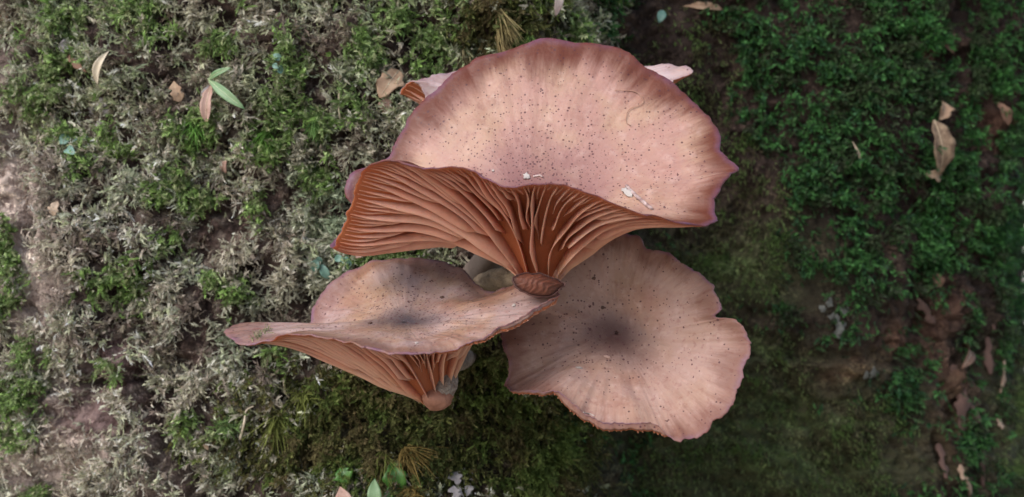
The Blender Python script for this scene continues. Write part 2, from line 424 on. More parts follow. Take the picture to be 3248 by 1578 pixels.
def fronds(B, Nn, L, width, colors, nleaf=8, curl=0.6, down=0.5, spread=0.6, leaf=0.35, tipcol=1.25):
    """little moss shoots: a thin bent stem with leaflets set all round it"""
    n = len(B)
    d = unit(Nn * (0.55 + 0.5 * rng.random((n, 1))) + np.array([0, 0, -1.0]) * down + rand_vec(n) * spread)
    e = rand_vec(n); e = unit(e - d * (e * d).sum(1, keepdims=True)) * curl * (0.4 + rng.random((n, 1)))
    s = unit(np.cross(d, e)); L = L[:, None]
    def c(t): return B + L * (d * t + e * t * t)
    def tg(t): return unit(d + 2 * e * t)
    V, F, C = [], [], []
    w = width[:, None]
    st = [0, .35, .7, 1.0]
    for t in st:
        ww = w * (1 - 0.7 * t) * 0.5
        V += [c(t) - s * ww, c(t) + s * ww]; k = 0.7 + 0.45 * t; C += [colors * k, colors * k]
    nv = 8
    F += [[0, 1, 3, 2], [2, 3, 5, 4], [4, 5, 7, 6]]
    tri = []
    for q in range(nleaf):
        t = 0.15 + 0.85 * (q + 0.5) / nleaf
        T = tg(t); a = rng.random((n, 1)) * 6.283 + q * 2.4
        nb = unit(np.cross(T, s)); side = s * np.cos(a) + nb * np.sin(a); perp = np.cross(T, side)
        l = L * leaf * (1.15 - 0.6 * t) * (0.7 + 0.6 * rng.random((n, 1)))
        b0 = c(t); tip = b0 + unit(side + T * 0.8) * l + e * l * 0.5
        hw = perp * l * 0.30
        V += [b0 - hw, b0 + hw, tip]
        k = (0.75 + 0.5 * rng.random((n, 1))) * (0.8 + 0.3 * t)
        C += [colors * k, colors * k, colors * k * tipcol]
        tri.append([nv, nv + 1, nv + 2]); nv += 3
    V = np.stack(V, 1).reshape(-1, 3); C = np.clip(np.stack(C, 1).reshape(-1, 3), 0, 0.8)
    off = (np.arange(n) * nv)[:, None, None]
    return V, [(np.array(F)[None] + off).reshape(-1, 4), (np.array(tri)[None] + off).reshape(-1, 3)], C

def leaves(B, Nn, L, colors, down=0.6, spread=0.7):
    """flat leafy moss: overlapping little scales, each a folded kite"""
    n = len(B)
    d = unit(np.array([0, 0, -1.0]) * down + Nn * 0.45 + rand_vec(n) * spread)
    s = unit(np.cross(d, Nn + 0.3 * rand_vec(n))); up = np.cross(s, d); L = L[:, None]
    w = L * (0.36 + 0.2 * rng.random((n, 1)))
    V = np.stack([B, B + d * L * .5 - s * w + up * L * .12, B + d * L * .55 - up * L * .05, B + d * L * .5 + s * w + up * L * .12, B + d * L + up * L * (rng.random((n, 1)) - .6) * .5], 1)
    k = 0.75 + 0.5 * rng.random((n, 1, 1))
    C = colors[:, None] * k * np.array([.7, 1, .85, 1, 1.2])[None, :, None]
    F = np.array([[0, 2, 1], [0, 3, 2], [1, 2, 4], [2, 3, 4]])
    return V.reshape(-1, 3), [(F[None] + (np.arange(n) * 5)[:, None, None]).reshape(-1, 3)], np.clip(C.reshape(-1, 3), 0, .8)

def candidates(n, side):
    i = rng.random(n) * (GP.shape[0] - 1.01); j = GP.shape[1] * 0.12 + rng.random(n) * (GP.shape[1] * 0.88 - 1.01)
    P, Nn = sample(i, j); px, py = proj(P)
    ok = (px > -330) & (px < 3330) & (py > -260) & (py < 1840) & ((px < 2080) if side < 0 else (px > 1720))
    for pts, w, dpt in CRACKS: ok &= ~((polyline_dist(px, py, pts) < w * 2.0) & (rng.random(len(px)) < 0.93))
    return P[ok], Nn[ok], px[ok], py[ok]

GREEN = [(480, 40, 70, 60), (520, 110, 60, 50), (850, 420, 60, 70), (630, 385, 60, 50), (400, 450, 40, 50), (260, 470, 60, 40), (370, 880, 120, 70), (540, 760, 50, 30), (590, 560, 40, 50),
         (830, 640, 40, 60), (650, 620, 60, 40), (1010, 390, 50, 45), (1040, 530, 60, 50), (700, 130, 50, 50), (930, 200, 60, 50), (1280, 60, 70, 60), (1170, 150, 60, 50), (1340, 200, 60, 40), (1380, 100, 60, 80),
         (200, 200, 90, 60), (120, 300, 80, 50), (60, 1240, 110, 50), (100, 1100, 50, 40), (350, 1180, 60, 40), (730, 930, 60, 50), (610, 1320, 50, 30), (870, 1150, 50, 30), (720, 1340, 40, 40), (1240, 820, 150, 25),
         (30, 780, 50, 90), (20, 940, 50, 50), (70, 1350, 60, 40), (240, 60, 70, 60), (900, 330, 70, 50), (500, 600, 60, 50), (270, 550, 50, 40), (1130, 330, 60, 60), (150, 1540, 60, 40), (1480, 60, 60, 60), (1800, 130, 40, 90)]
OLIVE = [(1450, 1360, 560, 200), (1150, 1300, 200, 130), (1700, 1480, 220, 160), (1520, 1180, 160, 100), (1580, 60, 120, 110), (1000, 1400, 170, 120)]
GREYG = [(900, 1500, 230, 100), (980, 480, 120, 200), (880, 1000, 300, 120), (1080, 600, 90, 150)]

def colorfield(px, py, n, pal):
    a = np.asarray(pal)[rng.integers(0, len(pal), n)]
    return a * (0.40 + 0.95 * rng.random((n, 1)))

PALE = [(0.66, 0.61, 0.50), (0.74, 0.69, 0.59), (0.52, 0.53, 0.36), (0.58, 0.61, 0.44), (0.45, 0.48, 0.29), (0.66, 0.56, 0.46)]
GRN = [(0.21, 0.33, 0.09), (0.26, 0.38, 0.12), (0.31, 0.40, 0.17), (0.18, 0.27, 0.09), (0.34, 0.37, 0.19)]
OLV = [(0.10, 0.115, 0.035), (0.14, 0.145, 0.045), (0.12, 0.10, 0.045), (0.085, 0.11, 0.035), (0.17, 0.175, 0.065)]
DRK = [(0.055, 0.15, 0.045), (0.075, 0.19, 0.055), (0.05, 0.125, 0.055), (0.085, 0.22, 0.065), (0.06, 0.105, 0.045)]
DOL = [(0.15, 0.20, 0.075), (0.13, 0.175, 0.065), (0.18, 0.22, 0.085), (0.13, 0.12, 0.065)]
moss_mat = moss_material('moss'); leafy_mat = moss_material('leafy_moss', 0.3, 0.45)

def grow():
    # ---- left and middle: pale dry fronds, green cushions, olive beard
    P, Nn, px, py = candidates(800000, -1)
    left = sm(2000, 1780, px + 60 * fbm(py / 90, px * 0, seed=60))
    bare = patch(px, py, BARE)
    dens_n = fbm(px / 75, py / 60, seed=51, o=3); patchy = fbm(px / 30, py / 24, seed=52, o=2)
    clump = np.clip(0.5 + 0.75 * fbm(px / 24, py / 20, seed=56, o=2) + 0.25 * dens_n, 0, 1)
    g = patch(px, py, GREEN, 30) + 0.26 * sm(0.1, 0.8, fbm(px / 130, py / 110, seed=53, o=3)) * sm(560, 300, py)
    ol = patch(px, py, OLIVE)
    gg = patch(px, py, GREYG)
    u = rng.random(len(P))
    is_ol = ol > 0.36 + 0.6 * (rng.random(len(P)) - .5)
    is_gr = (~is_ol) & (g + 0.2 * patchy > 0.50 + 0.55 * (rng.random(len(P)) - .5))
    pd = np.clip(0.60 + 0.55 * dens_n, 0.10, 1) * (1 - 0.85 * sm(0.25, 0.8, bare))
    keep_p = (~is_ol) & (~is_gr) & (u < pd * 0.70 * left * sm(0.12, 0.55, clump))
    keep_g = is_gr & (u < 0.95 * left * sm(0.1, 0.6, clump))
    keep_o = is_ol & (u < (0.85 + 0.2 * dens_n) * left * (1 - 0.6 * sm(.3, .8, bare)) * sm(0.05, 0.6, clump))
    off = lambda k, h: P[k] + Nn[k] * (h * (0.15 + clump[k][:, None]) * rng.random((k.sum(), 1)) ** 0.7 - 0.0004)
    k = keep_p; n = k.sum()
    C = colorfield(px[k], py[k], n, PALE)
    C = lerp(C, np.array([0.32, 0.38, 0.25]), np.clip(gg[k] * 0.8 + 0.35 * sm(0, .8, fbm(px[k] / 150, py[k] / 150, seed=55)), 0, 1))
    C = lerp(C, np.array([0.20, 0.26, 0.085]), 0.55 * sm(650, 250, py[k]) * rng.random(n))
    C = lerp(C, np.array([0.55, 0.47, 0.38]), 0.6 * sm(0.1, 0.8, fbm(px[k] / 210, py[k] / 160, seed=64, o=3)))
    C = lerp(C, np.array([0.15, 0.095, 0.08]), 0.75 * sm(0.1, 0.7, fbm(px[k] / 60, py[k] / 50, seed=63, o=2)))
    C = lerp(C, np.array([0.70, 0.58, 0.50]), 0.8 * np.clip(patch(px[k], py[k], [(40, 600, 130, 420), (150, 900, 130, 250), (180, 1430, 320, 200)]), 0, 1) * rng.random(n))
    Lh = (0.0013 + 0.0021 * rng.random(n) ** 1.5) * (0.7 + 0.5 * clump[k])
    out = fronds(off(k, 0.0038), Nn[k], Lh, np.full(n, 0.00030), C, 6, 0.9, 0.35, 0.85, 0.44)
    o = mesh_np('dry_moss', *out[:2], moss_mat, smooth=False, cols=out[2])
    tag(o, 'pale grey green dry moss curling over the left half of the bark', 'moss', kind='stuff')
    k = keep_g; n = k.sum()
    C = colorfield(px[k], py[k], n, GRN)
    C = lerp(C, np.array([0.27, 0.31, 0.16]), 0.6 * rng.random(n) * sm(0.0, 0.7, fbm(px[k] / 60, py[k] / 60, seed=58)))
    out = fronds(off(k, 0.0055), Nn[k], 0.0014 + 0.0020 * rng.random(n), np.full(n, 0.00026), C, 8, 0.7, 0.45, 0.6, 0.42)
    o = mesh_np('green_moss', *out[:2], moss_mat, smooth=False, cols=out[2])
    tag(o, 'fresh green moss cushions scattered among the pale dry moss', 'moss', kind='stuff')
    k = keep_o; n = k.sum()
    C = colorfield(px[k], py[k], n, OLV)
    C = lerp(C, np.array([0.15, 0.11, 0.055]), 0.7 * sm(0.1, 0.7, fbm(px[k] / 70, py[k] / 90, seed=57)))
    C = lerp(C, np.array([0.14, 0.21, 0.05]), 0.7 * sm(0.2, 0.8, fbm(px[k] / 80, py[k] / 70, seed=59)))
    out = fronds(off(k, 0.0055), Nn[k], 0.0018 + 0.003 * rng.random(n), np.full(n, 0.00022), C, 8, 0.45, 0.9, 0.6, 0.30)
    o = mesh_np('olive_moss', *out[:2], moss_mat, smooth=False, cols=out[2])
    tag(o, 'shaggy olive brown moss hanging below the mushroom cluster', 'moss', kind='stuff')
    # ---- the recessed right side: dark leafy moss and thin olive film
    P, Nn, px, py = candidates(680000, 1)
    right = sm(1760, 1960, px + 60 * fbm(py / 90, px * 0, seed=60))
    bare = patch(px, py, BARE)
    dn = fbm(px / 95, py / 75, seed=61, o=3); pn = fbm(px / 34, py / 26, seed=62, o=3, gain=0.6)
    lo = np.clip(patch(px, py, [(2450, 1450, 560, 270), (2330, 850, 230, 170), (2420, 1180, 260, 150), (3230, 1350, 90, 300), (2130, 350, 210, 480), (2300, 650, 200, 250)]), 0, 1)
    lush = patch(px, py, [(3030, 720, 150, 110), (3100, 260, 120, 200), (2900, 110, 160, 140), (2780, 350, 190, 170), (3030, 560, 160, 90), (2880, 560, 180, 120), (2500, 520, 260, 140), (3110, 1080, 60, 70), (3130, 1300, 60, 60), (2720, 880, 200, 100), (2500, 180, 200, 160)])
    u = rng.random(len(P))
    is_lo = lo > 0.45 + 0.3 * (rng.random(len(P)) - .5)
    d1 = np.clip(0.05 + 0.30 * dn + 0.45 * pn + 0.38 * lush, 0.02, 1) * (1 - 0.9 * sm(.22, .7, bare))
    k = (~is_lo) & (u < d1 * right * 0.95); n = k.sum()
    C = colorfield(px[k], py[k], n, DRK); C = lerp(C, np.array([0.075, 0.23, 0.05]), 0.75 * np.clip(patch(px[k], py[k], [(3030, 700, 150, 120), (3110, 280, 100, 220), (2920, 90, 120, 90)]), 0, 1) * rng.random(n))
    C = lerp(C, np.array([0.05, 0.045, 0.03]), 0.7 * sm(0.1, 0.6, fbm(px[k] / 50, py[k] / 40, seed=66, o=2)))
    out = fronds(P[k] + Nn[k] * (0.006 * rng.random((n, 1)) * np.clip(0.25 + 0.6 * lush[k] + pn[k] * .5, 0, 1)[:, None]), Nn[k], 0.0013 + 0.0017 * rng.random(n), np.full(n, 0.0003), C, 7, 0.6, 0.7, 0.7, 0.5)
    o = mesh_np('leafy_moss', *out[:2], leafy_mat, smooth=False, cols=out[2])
    tag(o, 'dark green leafy moss mat on the recessed right side of the trunk', 'moss', kind='stuff')
    k = is_lo & (u < np.clip(0.38 + 0.3 * dn + 0.35 * pn, 0.05, 1) * right * 0.5 * (1 - 0.85 * sm(.25, .75, bare))); n = k.sum()
    C = colorfield(px[k], py[k], n, DOL); C = lerp(C, np.array([0.10, 0.17, 0.045]), 0.7 * sm(0.0, 0.8, dn[k]))
    C = lerp(C, np.array([0.07, 0.045, 0.03]), 0.7 * sm(0.15, 0.7, fbm(px[k] / 70, py[k] / 45, seed=67, o=2)))
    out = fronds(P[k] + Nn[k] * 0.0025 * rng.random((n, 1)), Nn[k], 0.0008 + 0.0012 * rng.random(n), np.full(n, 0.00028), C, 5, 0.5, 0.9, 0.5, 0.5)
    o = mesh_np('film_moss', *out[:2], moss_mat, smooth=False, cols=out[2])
    tag(o, 'thin dull olive green moss film low on the recessed right side', 'moss', kind='stuff')
grow()

# feathery tufts and hair mosses one can pick out
def tuft(px, py, n, length, c, label, spread=0.8, down=0.6, rise=0.005, tipc=None, group=None, name='moss_tuft', rad=0.0012, side=0.0):
    P, Nn = hit(px, py)
    B = P + Nn * rise * rng.random((n, 1)) + rand_vec(n) * rad
    C = np.asarray(c)[None] * (0.6 + 0.8 * rng.random((n, 1)))
    if tipc is not None: C = lerp(C, np.asarray(tipc), rng.random(n))
    d = unit(Nn * 0.9 + np.array([side, 0, -1.0]) * down + rand_vec(n) * spread)
    e = unit(np.array([side, 0, -1.0]) + rand_vec(n) * .6) * 0.45
    L = (length * (0.5 + 0.6 * rng.random(n)))[:, None]
    s = unit(np.cross(d, rand_vec(n))); V = []; Cs = []
    for t, w in ((0, 1), (.35, .9), (.7, .6), (1, .08)):
        c_ = B + L * (d * t + e * t * t); ww = 0.00017 * w
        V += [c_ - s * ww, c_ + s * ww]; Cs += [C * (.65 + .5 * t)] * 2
    V = np.stack(V, 1).reshape(-1, 3); Cs = np.clip(np.stack(Cs, 1).reshape(-1, 3), 0, .8)
    F = np.array([[0, 1, 3, 2], [2, 3, 5, 4], [4, 5, 7, 6]])
    F = (F[None] + (np.arange(n) * 8)[:, None, None]).reshape(-1, 4)
    o = mesh_np(name, V, F, moss_mat, smooth=False, cols=Cs)
    tag(o, label, 'moss tuft', group)
YG = (0.17, 0.19, 0.05); GO = (0.30, 0.21, 0.07)
tuft(985, 1255, 120, 0.0062, YG, 'spiky yellow green moss star just under the orange gills of the spouted cap', 1.1, .3, side=.2)
tuft(880, 1330, 130, 0.0085, YG, 'long haired olive moss tuft below the spouted cap beside the dark crack', .9, .8)
tuft(1290, 1440, 170, 0.0085, GO, 'golden brown hair moss tuft above the bright green leaves', .8, .6, side=.5)
tuft(1220, 1450, 100, 0.007, YG, 'yellow green hair moss drooping over the rounded bright green leaf', .7, .9)
tuft(1300, 1560, 110, 0.006, GO, 'rusty hair moss tuft beside the rounded bright green leaf', 1.0, .3)
tuft(1585, 45, 150, 0.008, (0.28, 0.22, 0.10), 'straw coloured feathery moss hanging beside the pink petals', .45, 1.2, side=.35)
tuft(1590, 120, 110, 0.007, (0.30, 0.22, 0.10), 'golden feathery moss strand just above the wide cap', .4, 1.2, side=.4)
tuft(1650, 120, 110, 0.006, (0.15, 0.24, 0.06), 'curved green moss plume touching the far rim of the wide cap', .7, .5, side=-.6)
tuft(1470, 180, 70, 0.005, (0.30, 0.25, 0.14), 'pale straw moss plume at the upper left rim of the wide cap', .6, 1.0)
tuft(850, 430, 150, 0.0048, (0.15, 0.30, 0.06), 'bright green feathery moss plume between the green leaflets and the wide cap', .9, .7)
tuft(635, 395, 150, 0.0045, (0.14, 0.29, 0.06), 'fresh green moss fan directly under the green leaf sprig', .9, .7)
tuft(1010, 390, 130, 0.004, (0.17, 0.30, 0.09), 'rounded green moss cushion left of the hidden rear cap', 1.1, .5)
tuft(400, 470, 110, 0.0038, (0.19, 0.28, 0.07), 'yellowish green moss sprig under the pale blue lichen flecks', .9, .6)
tuft(740, 1340, 110, 0.0042, (0.18, 0.28, 0.10), 'pale green star moss rosette to the right of the dark crack', 1.2, .2)
tuft(1255, 815, 130, 0.0036, (0.18, 0.27, 0.08), 'light green moss clump in the gap under the wide orange gills', .9, .5)

# ------------------------------------------------------------------ mushrooms
def tube(path, radii, nseg=28, n=40, rough=0.06, seed=0, squash=1.0):
    pr = np.concatenate([np.asarray(path), np.asarray(radii)[:, None]], 1)
    q = spline(pr, n, closed=False); P, r = q[:, :3], q[:, 3]
    T = unit(np.gradient(P, axis=0)); ref = np.array([0.2, -1, 0.3])
    A = unit(np.cross(T, ref)); Bn = np.cross(T, A)
    th = np.linspace(0, 2 * math.pi, nseg, endpoint=False)
    nz = 1 + rough * fbm(np.cos(th)[None] * 1.5 + 0 * r[:, None], np.sin(th)[None] * 1.5 + 0 * r[:, None], np.linspace(0, n / 9, n)[:, None], o=3, seed=seed)
    V = P[:, None] + (A[:, None] * np.cos(th)[None, :, None] + Bn[:, None] * np.sin(th)[None, :, None] * squash) * (r[:, None] * nz)[..., None]
    V = np.vstack([V.reshape(-1, 3), P[:1], P[-1:]])
    F4 = grid_faces(n, nseg); j = np.arange(nseg); j2 = (j + 1) % nseg
    c0 = n * nseg
    return V, [F4, np.stack([np.full(nseg, c0), j2, j], 1), np.stack([np.full(nseg, c0 + 1), (n - 1) * nseg + j, (n - 1) * nseg + j2], 1)]

NU, NT = 380, 44
def build_cap(root, rim_px, C_px, S_px, axis, r0, c1, c2, mat, gmat, n_gill, gdepth, lean=0.5, seed=0, wave=0.00012, pw=1.7, droop=0.0, curl=None, tier=(0.0, .55, .3, .72), thick=0.0011, lobe=0.0):
    R = spline([at(*p) for p in rim_px], NU)
    C = at(*C_px); S0 = at(*S_px); a = unit(np.array(axis, float))
    # fine nibbles on the rim
    s = np.linspace(0, 1, NU, endpoint=False); cs, sn = np.cos(s * 6.2832), np.sin(s * 6.2832)
    d = R - C; h = d @ a; rv = d - h[:, None] * a
    rl = np.linalg.norm(rv, axis=1); ru = rv / rl[:, None]
    R = R + ru * (0.00035 * fbm(cs * 14, sn * 14, seed=seed + 1, o=3) + 0.00022 * noise(cs * 55, sn * 55, seed=seed + 2))[:, None] + a * (0.0004 * fbm(cs * 9, sn * 9, seed=seed + 4, o=2))[:, None]
    d = R - C; h = d @ a; rv = d - h[:, None] * a
    kk = np.exp(-0.5 * (np.arange(-60, 61) / 15.0) ** 2); kk /= kk.sum()
    def circ(A): return np.stack([np.convolve(np.r_[A[-60:, c], A[:, c], A[:60, c]], kk, 'valid') for c in range(A.shape[1])], 1)
    rvs = circ(rv); hs = circ(h[:, None])[:, 0]
    pl, pr = pw if isinstance(pw, tuple) else (pw, pw)
    pwu = pl + (pr - pl) * sm(-0.35, 0.6, ru[:, 0])
    c2u = c2 + lobe * sm(0.0, -0.008, hs)
    cw = None
    if curl is not None:
        qx, qy = proj(R); cw = np.zeros(NU)
        for x0, y0, w_, amt in curl: cw = np.maximum(cw, amt * np.exp(-(((qx - x0) ** 2 + (qy - y0) ** 2) / w_ ** 2) ** 2))
    def top(t, jj):
        b1 = 3 * t * (1 - t) ** 2; b2 = 3 * t * t * (1 - t); b3 = t ** 3
        rad_ = b1 * 0.34 + b2 * 0.69 + b3
        hh = b1 * c1 + b2 * c2u[jj] + b3
        return rad_, hh
    def top_pt(tt, jj):
        rad_, hh = top(tt, jj)
        if cw is not None:
            f = sm(0.70, 0.93, tt) * (1 - sm(0.93, 1.0, tt))
            rad_ = rad_ + cw[jj] * f
        ex = sm(0.25, 1.0, tt) ** 2.2
        P = C + (rvs[jj] + (rv[jj] - rvs[jj]) * ex[..., None]) * rad_[..., None] + a * ((hs[jj] + (h[jj] - hs[jj]) * ex) * hh)[..., None]
        w = fbm(cs[jj] * 2.2, sn[jj] * 2.2, tt * 2.5, seed=seed + 7, o=2) * 0.0009 + fbm(cs[jj] * 16, sn[jj] * 16, tt * 1.4, seed=seed + 9, o=2) * wave
        w2 = w * sm(0.12, 0.6, tt) * (1 - 0.75 * sm(0.9, 1.0, tt))
        return P + a * (w2 - droop * np.sin(math.pi * tt))[..., None]
    def under_pt(tt, jj):
        ring = S0 + (ru[jj] - a * 0) * r0
        P = top_pt(tt, jj) - a * (thick * (1 - 0.6 * tt))[..., None]
        full = top_pt(np.full_like(tt, 0.12), jj)
        return P + (ring - full) * (np.clip((1 - tt) / 0.88, 0, 1) ** pwu[jj])[..., None]
    jj = np.arange(NU)[None, :].repeat(NT, 0)
    tt = np.linspace(0.012, 1, NT)[:, None].repeat(NU, 1)
    Tp = top_pt(tt, jj)
    edge = R[None] + ru[None] * 0.00022 - a * 0.00022
    tu = np.linspace(0.995, 0.12, NT)[:, None].repeat(NU, 1)
    Up = under_pt(tu, jj)
    V = np.concatenate([Tp, edge, Up], 0); nr = V.shape[0]
    rad = np.concatenate([tt, np.full((1, NU), 1.02), 2 + tu], 0)
    ang = np.broadcast_to(s * 6.28318, (nr, NU))
    # a continuous angle for the shader uses cos / sin, so the seam does not show
    Vf = np.vstack([V.reshape(-1, 3), C[None]]); cidx = nr * NU
    j = np.arange(NU)
    fan = np.stack([np.full(NU, cidx), j, (j + 1) % NU], 1)
    F = grid_faces(nr, NU)
    # outward orientation: top normal must follow the axis
    nrm = np.cross(Tp[20, 0] - Tp[10, 0], Tp[10, 1] - Tp[10, 0])
    if nrm @ a > 0: F = F[:, ::-1]; fan = fan[:, ::-1]
    cap = mesh_np('cap', Vf, [F, fan], mat, root, attrs={'rad': np.append(rad.ravel(), 0), 'ang': np.append(ang.ravel(), 0)})
    # gills: one plate each
    NS = 16
    for g in range(n_gill):
        kind = [0, 3, 2, 3][g % 4]
        t0 = {0: 0.125, 2: tier[2] + 0.28 * rng.random(), 3: tier[3] + 0.22 * (rng.random() - .5)}[kind]
        if kind == 0 and g % 12 in (4, 8): t0 = 0.22 + 0.2 * rng.random()
        u0 = (g + 0.35 * (rng.random() - .5)) / n_gill * NU
        q = np.linspace(t0, 0.982, NS)
        wob = 0.5 * NU / n_gill * fbm(q * 3.6, g * 7.3 + 0 * q, seed=seed + 13, o=2) * (1 - q) * 1.9
        uu = (u0 + wob) % NU
        i0 = np.floor(uu).astype(int) % NU; fr = (uu - np.floor(uu))[:, None]
        Bp = under_pt(q, i0) * (1 - fr) + under_pt(q, (i0 + 1) % NU) * fr
        e = 2
        Sd = unit(under_pt(q, (i0 + e) % NU) - under_pt(q, (i0 - e) % NU))
        Ra = unit(np.gradient(Bp, axis=0))
        nn = unit(np.cross(Sd, Ra)); nn *= np.where((nn @ a) > 0, -1, 1)[:, None]
        prof = np.sin(np.clip((1 - q) / 0.9, 0, 1) ** 1.1 * math.pi * 0.62) * gdepth
        startf = sm(t0 - 0.01, t0 + (0.22 if kind else 0.1), q) if kind or t0 > .2 else 0.45 + 0.55 * sm(.12, .3, q)
        dep = prof * startf * (1.0 if kind == 0 else 0.82 if kind == 2 else 0.62) * (0.9 + 0.2 * rng.random())
        ln = lean * (0.8 * math.sin(u0 / NU * 6.283 * 3 + seed) + 0.5 * (rng.random() - .5))
        ln = ln + 0.25 * noise(q * 4, g * 3.1 + 0 * q, seed=seed + 19)
        E = Bp + (nn + Sd * np.asarray(ln)[:, None]) * dep[:, None]
        spacing = np.linalg.norm(under_pt(q, (i0 + 4) % NU) - under_pt(q, (i0 - 4) % NU), axis=1) / 8 * NU / n_gill
        wb = np.minimum(0.00017, spacing * 0.30)[:, None]; we = np.minimum(0.00008, spacing * 0.16)[:, None]
        Bi = Bp - nn * (0.0003 * np.clip((1 - q) * 6, 0.12, 1))[:, None]
        M = (Bp + E) / 2
        rows = np.stack([Bi - Sd * wb, M - Sd * (wb + we) * .5, E - Sd * we, E + Sd * we, M + Sd * (wb + we) * .5, Bi + Sd * wb], 1)
        F = grid_faces(NS, 6)
        mesh_np('gill', rows.reshape(-1, 3), [F, np.array([[5, 4, 3, 2], [5, 2, 1, 0]]), np.array([[0, 1, 2, 3], [0, 3, 4, 5]]) + (NS - 1) * 6], gmat, root,
                attrs={'rad': np.repeat(q, 6), 'dep': np.tile([0, .5, 1, 1, .5, 0], NS)})
    return dict(C=C, S0=S0, a=a, top_pt=top_pt, under_pt=under_pt, R=R)

gm_a = gill_material('gill_flesh', (0.58, 0.25, 0.17), (0.30, 0.085, 0.035))
gm_b = gill_material('gill_flesh_rust', (0.47, 0.185, 0.115), (0.32, 0.095, 0.035))

# the wide funnel cap
BIG = [(1215, 508, -22), (1150, 548, -18), (1122, 615, -13), (1098, 695, -7), (1064, 782, -1), (1057, 770, 4), (1098, 720, 8), (1124, 660, 10), (1098, 612, 11), (1110, 556, 13), (1165, 535, 14), (1232, 500, 15),
       (1262, 440, 15), (1298, 372, 15), (1340, 322, 16), (1400, 262, 17), (1470, 212, 18), (1512, 182, 18), (1580, 168, 18), (1640, 148, 18), (1690, 129, 18), (1745, 125, 18), (1820, 131, 17), (1900, 143, 16),
       (1965, 150, 15), (2012, 178, 14), (2060, 215, 13), (2130, 262, 11), (2200, 322, 8), (2250, 372, 5), (2280, 430, 2), (2286, 475, -1), (2308, 506, -4), (2348, 530, -6), (2318, 552, -9), (2290, 582, -11),
       (2268, 620, -13), (2262, 660, -15), (2270, 690, -18), (2255, 708, -20), (2225, 714, -22), (2180, 707, -24), (2130, 698, -26), (2060, 682, -28), (1980, 655, -30), (1900, 622, -31), (1840, 598, -32), (1770, 580, -32),
       (1700, 587, -32), (1650, 591, -31), (1600, 592, -30), (1550, 568, -29), (1500, 541, -28), (1440, 527, -27), (1380, 529, -26), (1340, 534, -25), (1290, 527, -24), (1250, 514, -23)]
m_big = cap_material('cap_skin_pink', (0.38, 0.21, 0.17), (0.40, 0.245, 0.17), (0.18, 0.078, 0.08), 0.6, 1.0, edge_amt=1.0)
big = tag(empty('mushroom'), 'widest pink tan funnel mushroom with dark specks and deep orange gills in front', 'mushroom', 'mushrooms of the cluster on the trunk')
ib = build_cap(big, BIG, (1690, 640, -4), (1712, 862, 1), (0.03, -0.55, 0.83), 0.0032, 0.02, 0.72, m_big, gm_a, 232, 0.0036, seed=100, pw=(4.2, 3.8), lobe=1.0)
m_stem = plain_material('stem_fibre', (0.16, 0.105, 0.065), (0.36, 0.26, 0.17), 170, 0.8, bump=1.0, stretch=((1, 1, 2.5), (0, 0.5, 0)), dist=0.001)
m_stemg = plain_material('stem_grey', (0.13, 0.095, 0.078), (0.19, 0.14, 0.115), 260, 0.75, bump=0.4)
st = tube([at(1712, 845, 1), at(1695, 872, 5), at(1640, 882, 14), at(1565, 890, 28), at(1505, 905, 50)], [0.0034, 0.0033, 0.0028, 0.0027, 0.0035], rough=0.16, seed=4)
mesh_np('stem', *st, m_stem, big)

# the lower left spouted cap
LOW = [(717, 1042, 4), (760, 1031, 8), (830, 1028, 10), (890, 1033, 11), (940, 1040, 12), (976, 1047, 14), (986, 1034, 16), (991, 985, 18), (1010, 945, 19), (1045, 905, 20), (1095, 865, 21), (1150, 838, 22), (1210, 823, 22),
       (1290, 818, 22), (1370, 823, 21), (1430, 838, 20), (1480, 868, 17), (1520, 910, 14), (1560, 926, 10), (1605, 908, 5), (1650, 898, 1), (1700, 905, -2), (1752, 922, -5), (1770, 934, -7), (1730, 954, -9), (1680, 986, -12), (1600, 1032, -15),
       (1520, 1070, -18), (1430, 1103, -20), (1350, 1118, -22), (1265, 1121, -23), (1200, 1113, -22), (1150, 1098, -21), (1080, 1080, -20), (1000, 1063, -18), (940, 1055, -16), (900, 1060, -14), (860, 1078, -12), (810, 1090, -9),
       (769, 1094, -6), (735, 1075, -2), (719, 1054, 2)]
m_low = cap_material('cap_skin_tan', (0.36, 0.25, 0.23), (0.34, 0.205, 0.135), (0.055, 0.045, 0.055), 0.40, 1.3, edge_amt=0.55, rough=0.34)
low = tag(empty('mushroom'), 'lower mushroom with a left pointing spout, dark speckled centre and rusty gills', 'mushroom', 'mushrooms of the cluster on the trunk')
il = build_cap(low, LOW, (1285, 1022, -1), (1374, 1242, 2), (0.0, -0.39, 0.92), 0.0031, 0.0, 0.66, m_low, gm_b, 260, 0.0023, seed=200, lean=0.25, pw=(1.9, 3.6), curl=[(1440, 1100, 90, .05), (1540, 1062, 90, .08), (1640, 1008, 90, .09), (1720, 958, 70, .08)])
m_bulb = plain_material('stem_rust', (0.22, 0.09, 0.055), (0.36, 0.16, 0.10), 300, 0.7, bump=0.6)
m_pit = plain_material('stem_pitted', (0.17, 0.11, 0.082), (0.36, 0.30, 0.25), 520, 0.85, bump=1.0, dist=0.0012)
mesh_np('stem', *tube([at(1396, 1252, 1), at(1412, 1222, 0), at(1416, 1178, 6), at(1440, 1150, 24), at(1475, 1130, 52)], [0.0026, 0.0027, 0.0027, 0.0028, 0.0035], rough=0.16, seed=5), m_pit, low)
mesh_np('stem_base', *tube([at(1344, 1246, 0), at(1370, 1262, -1), at(1392, 1262, 0), at(1412, 1238, 1)], [0.0010, 0.0024, 0.0029, 0.0024], rough=0.12, seed=15), m_bulb, low)

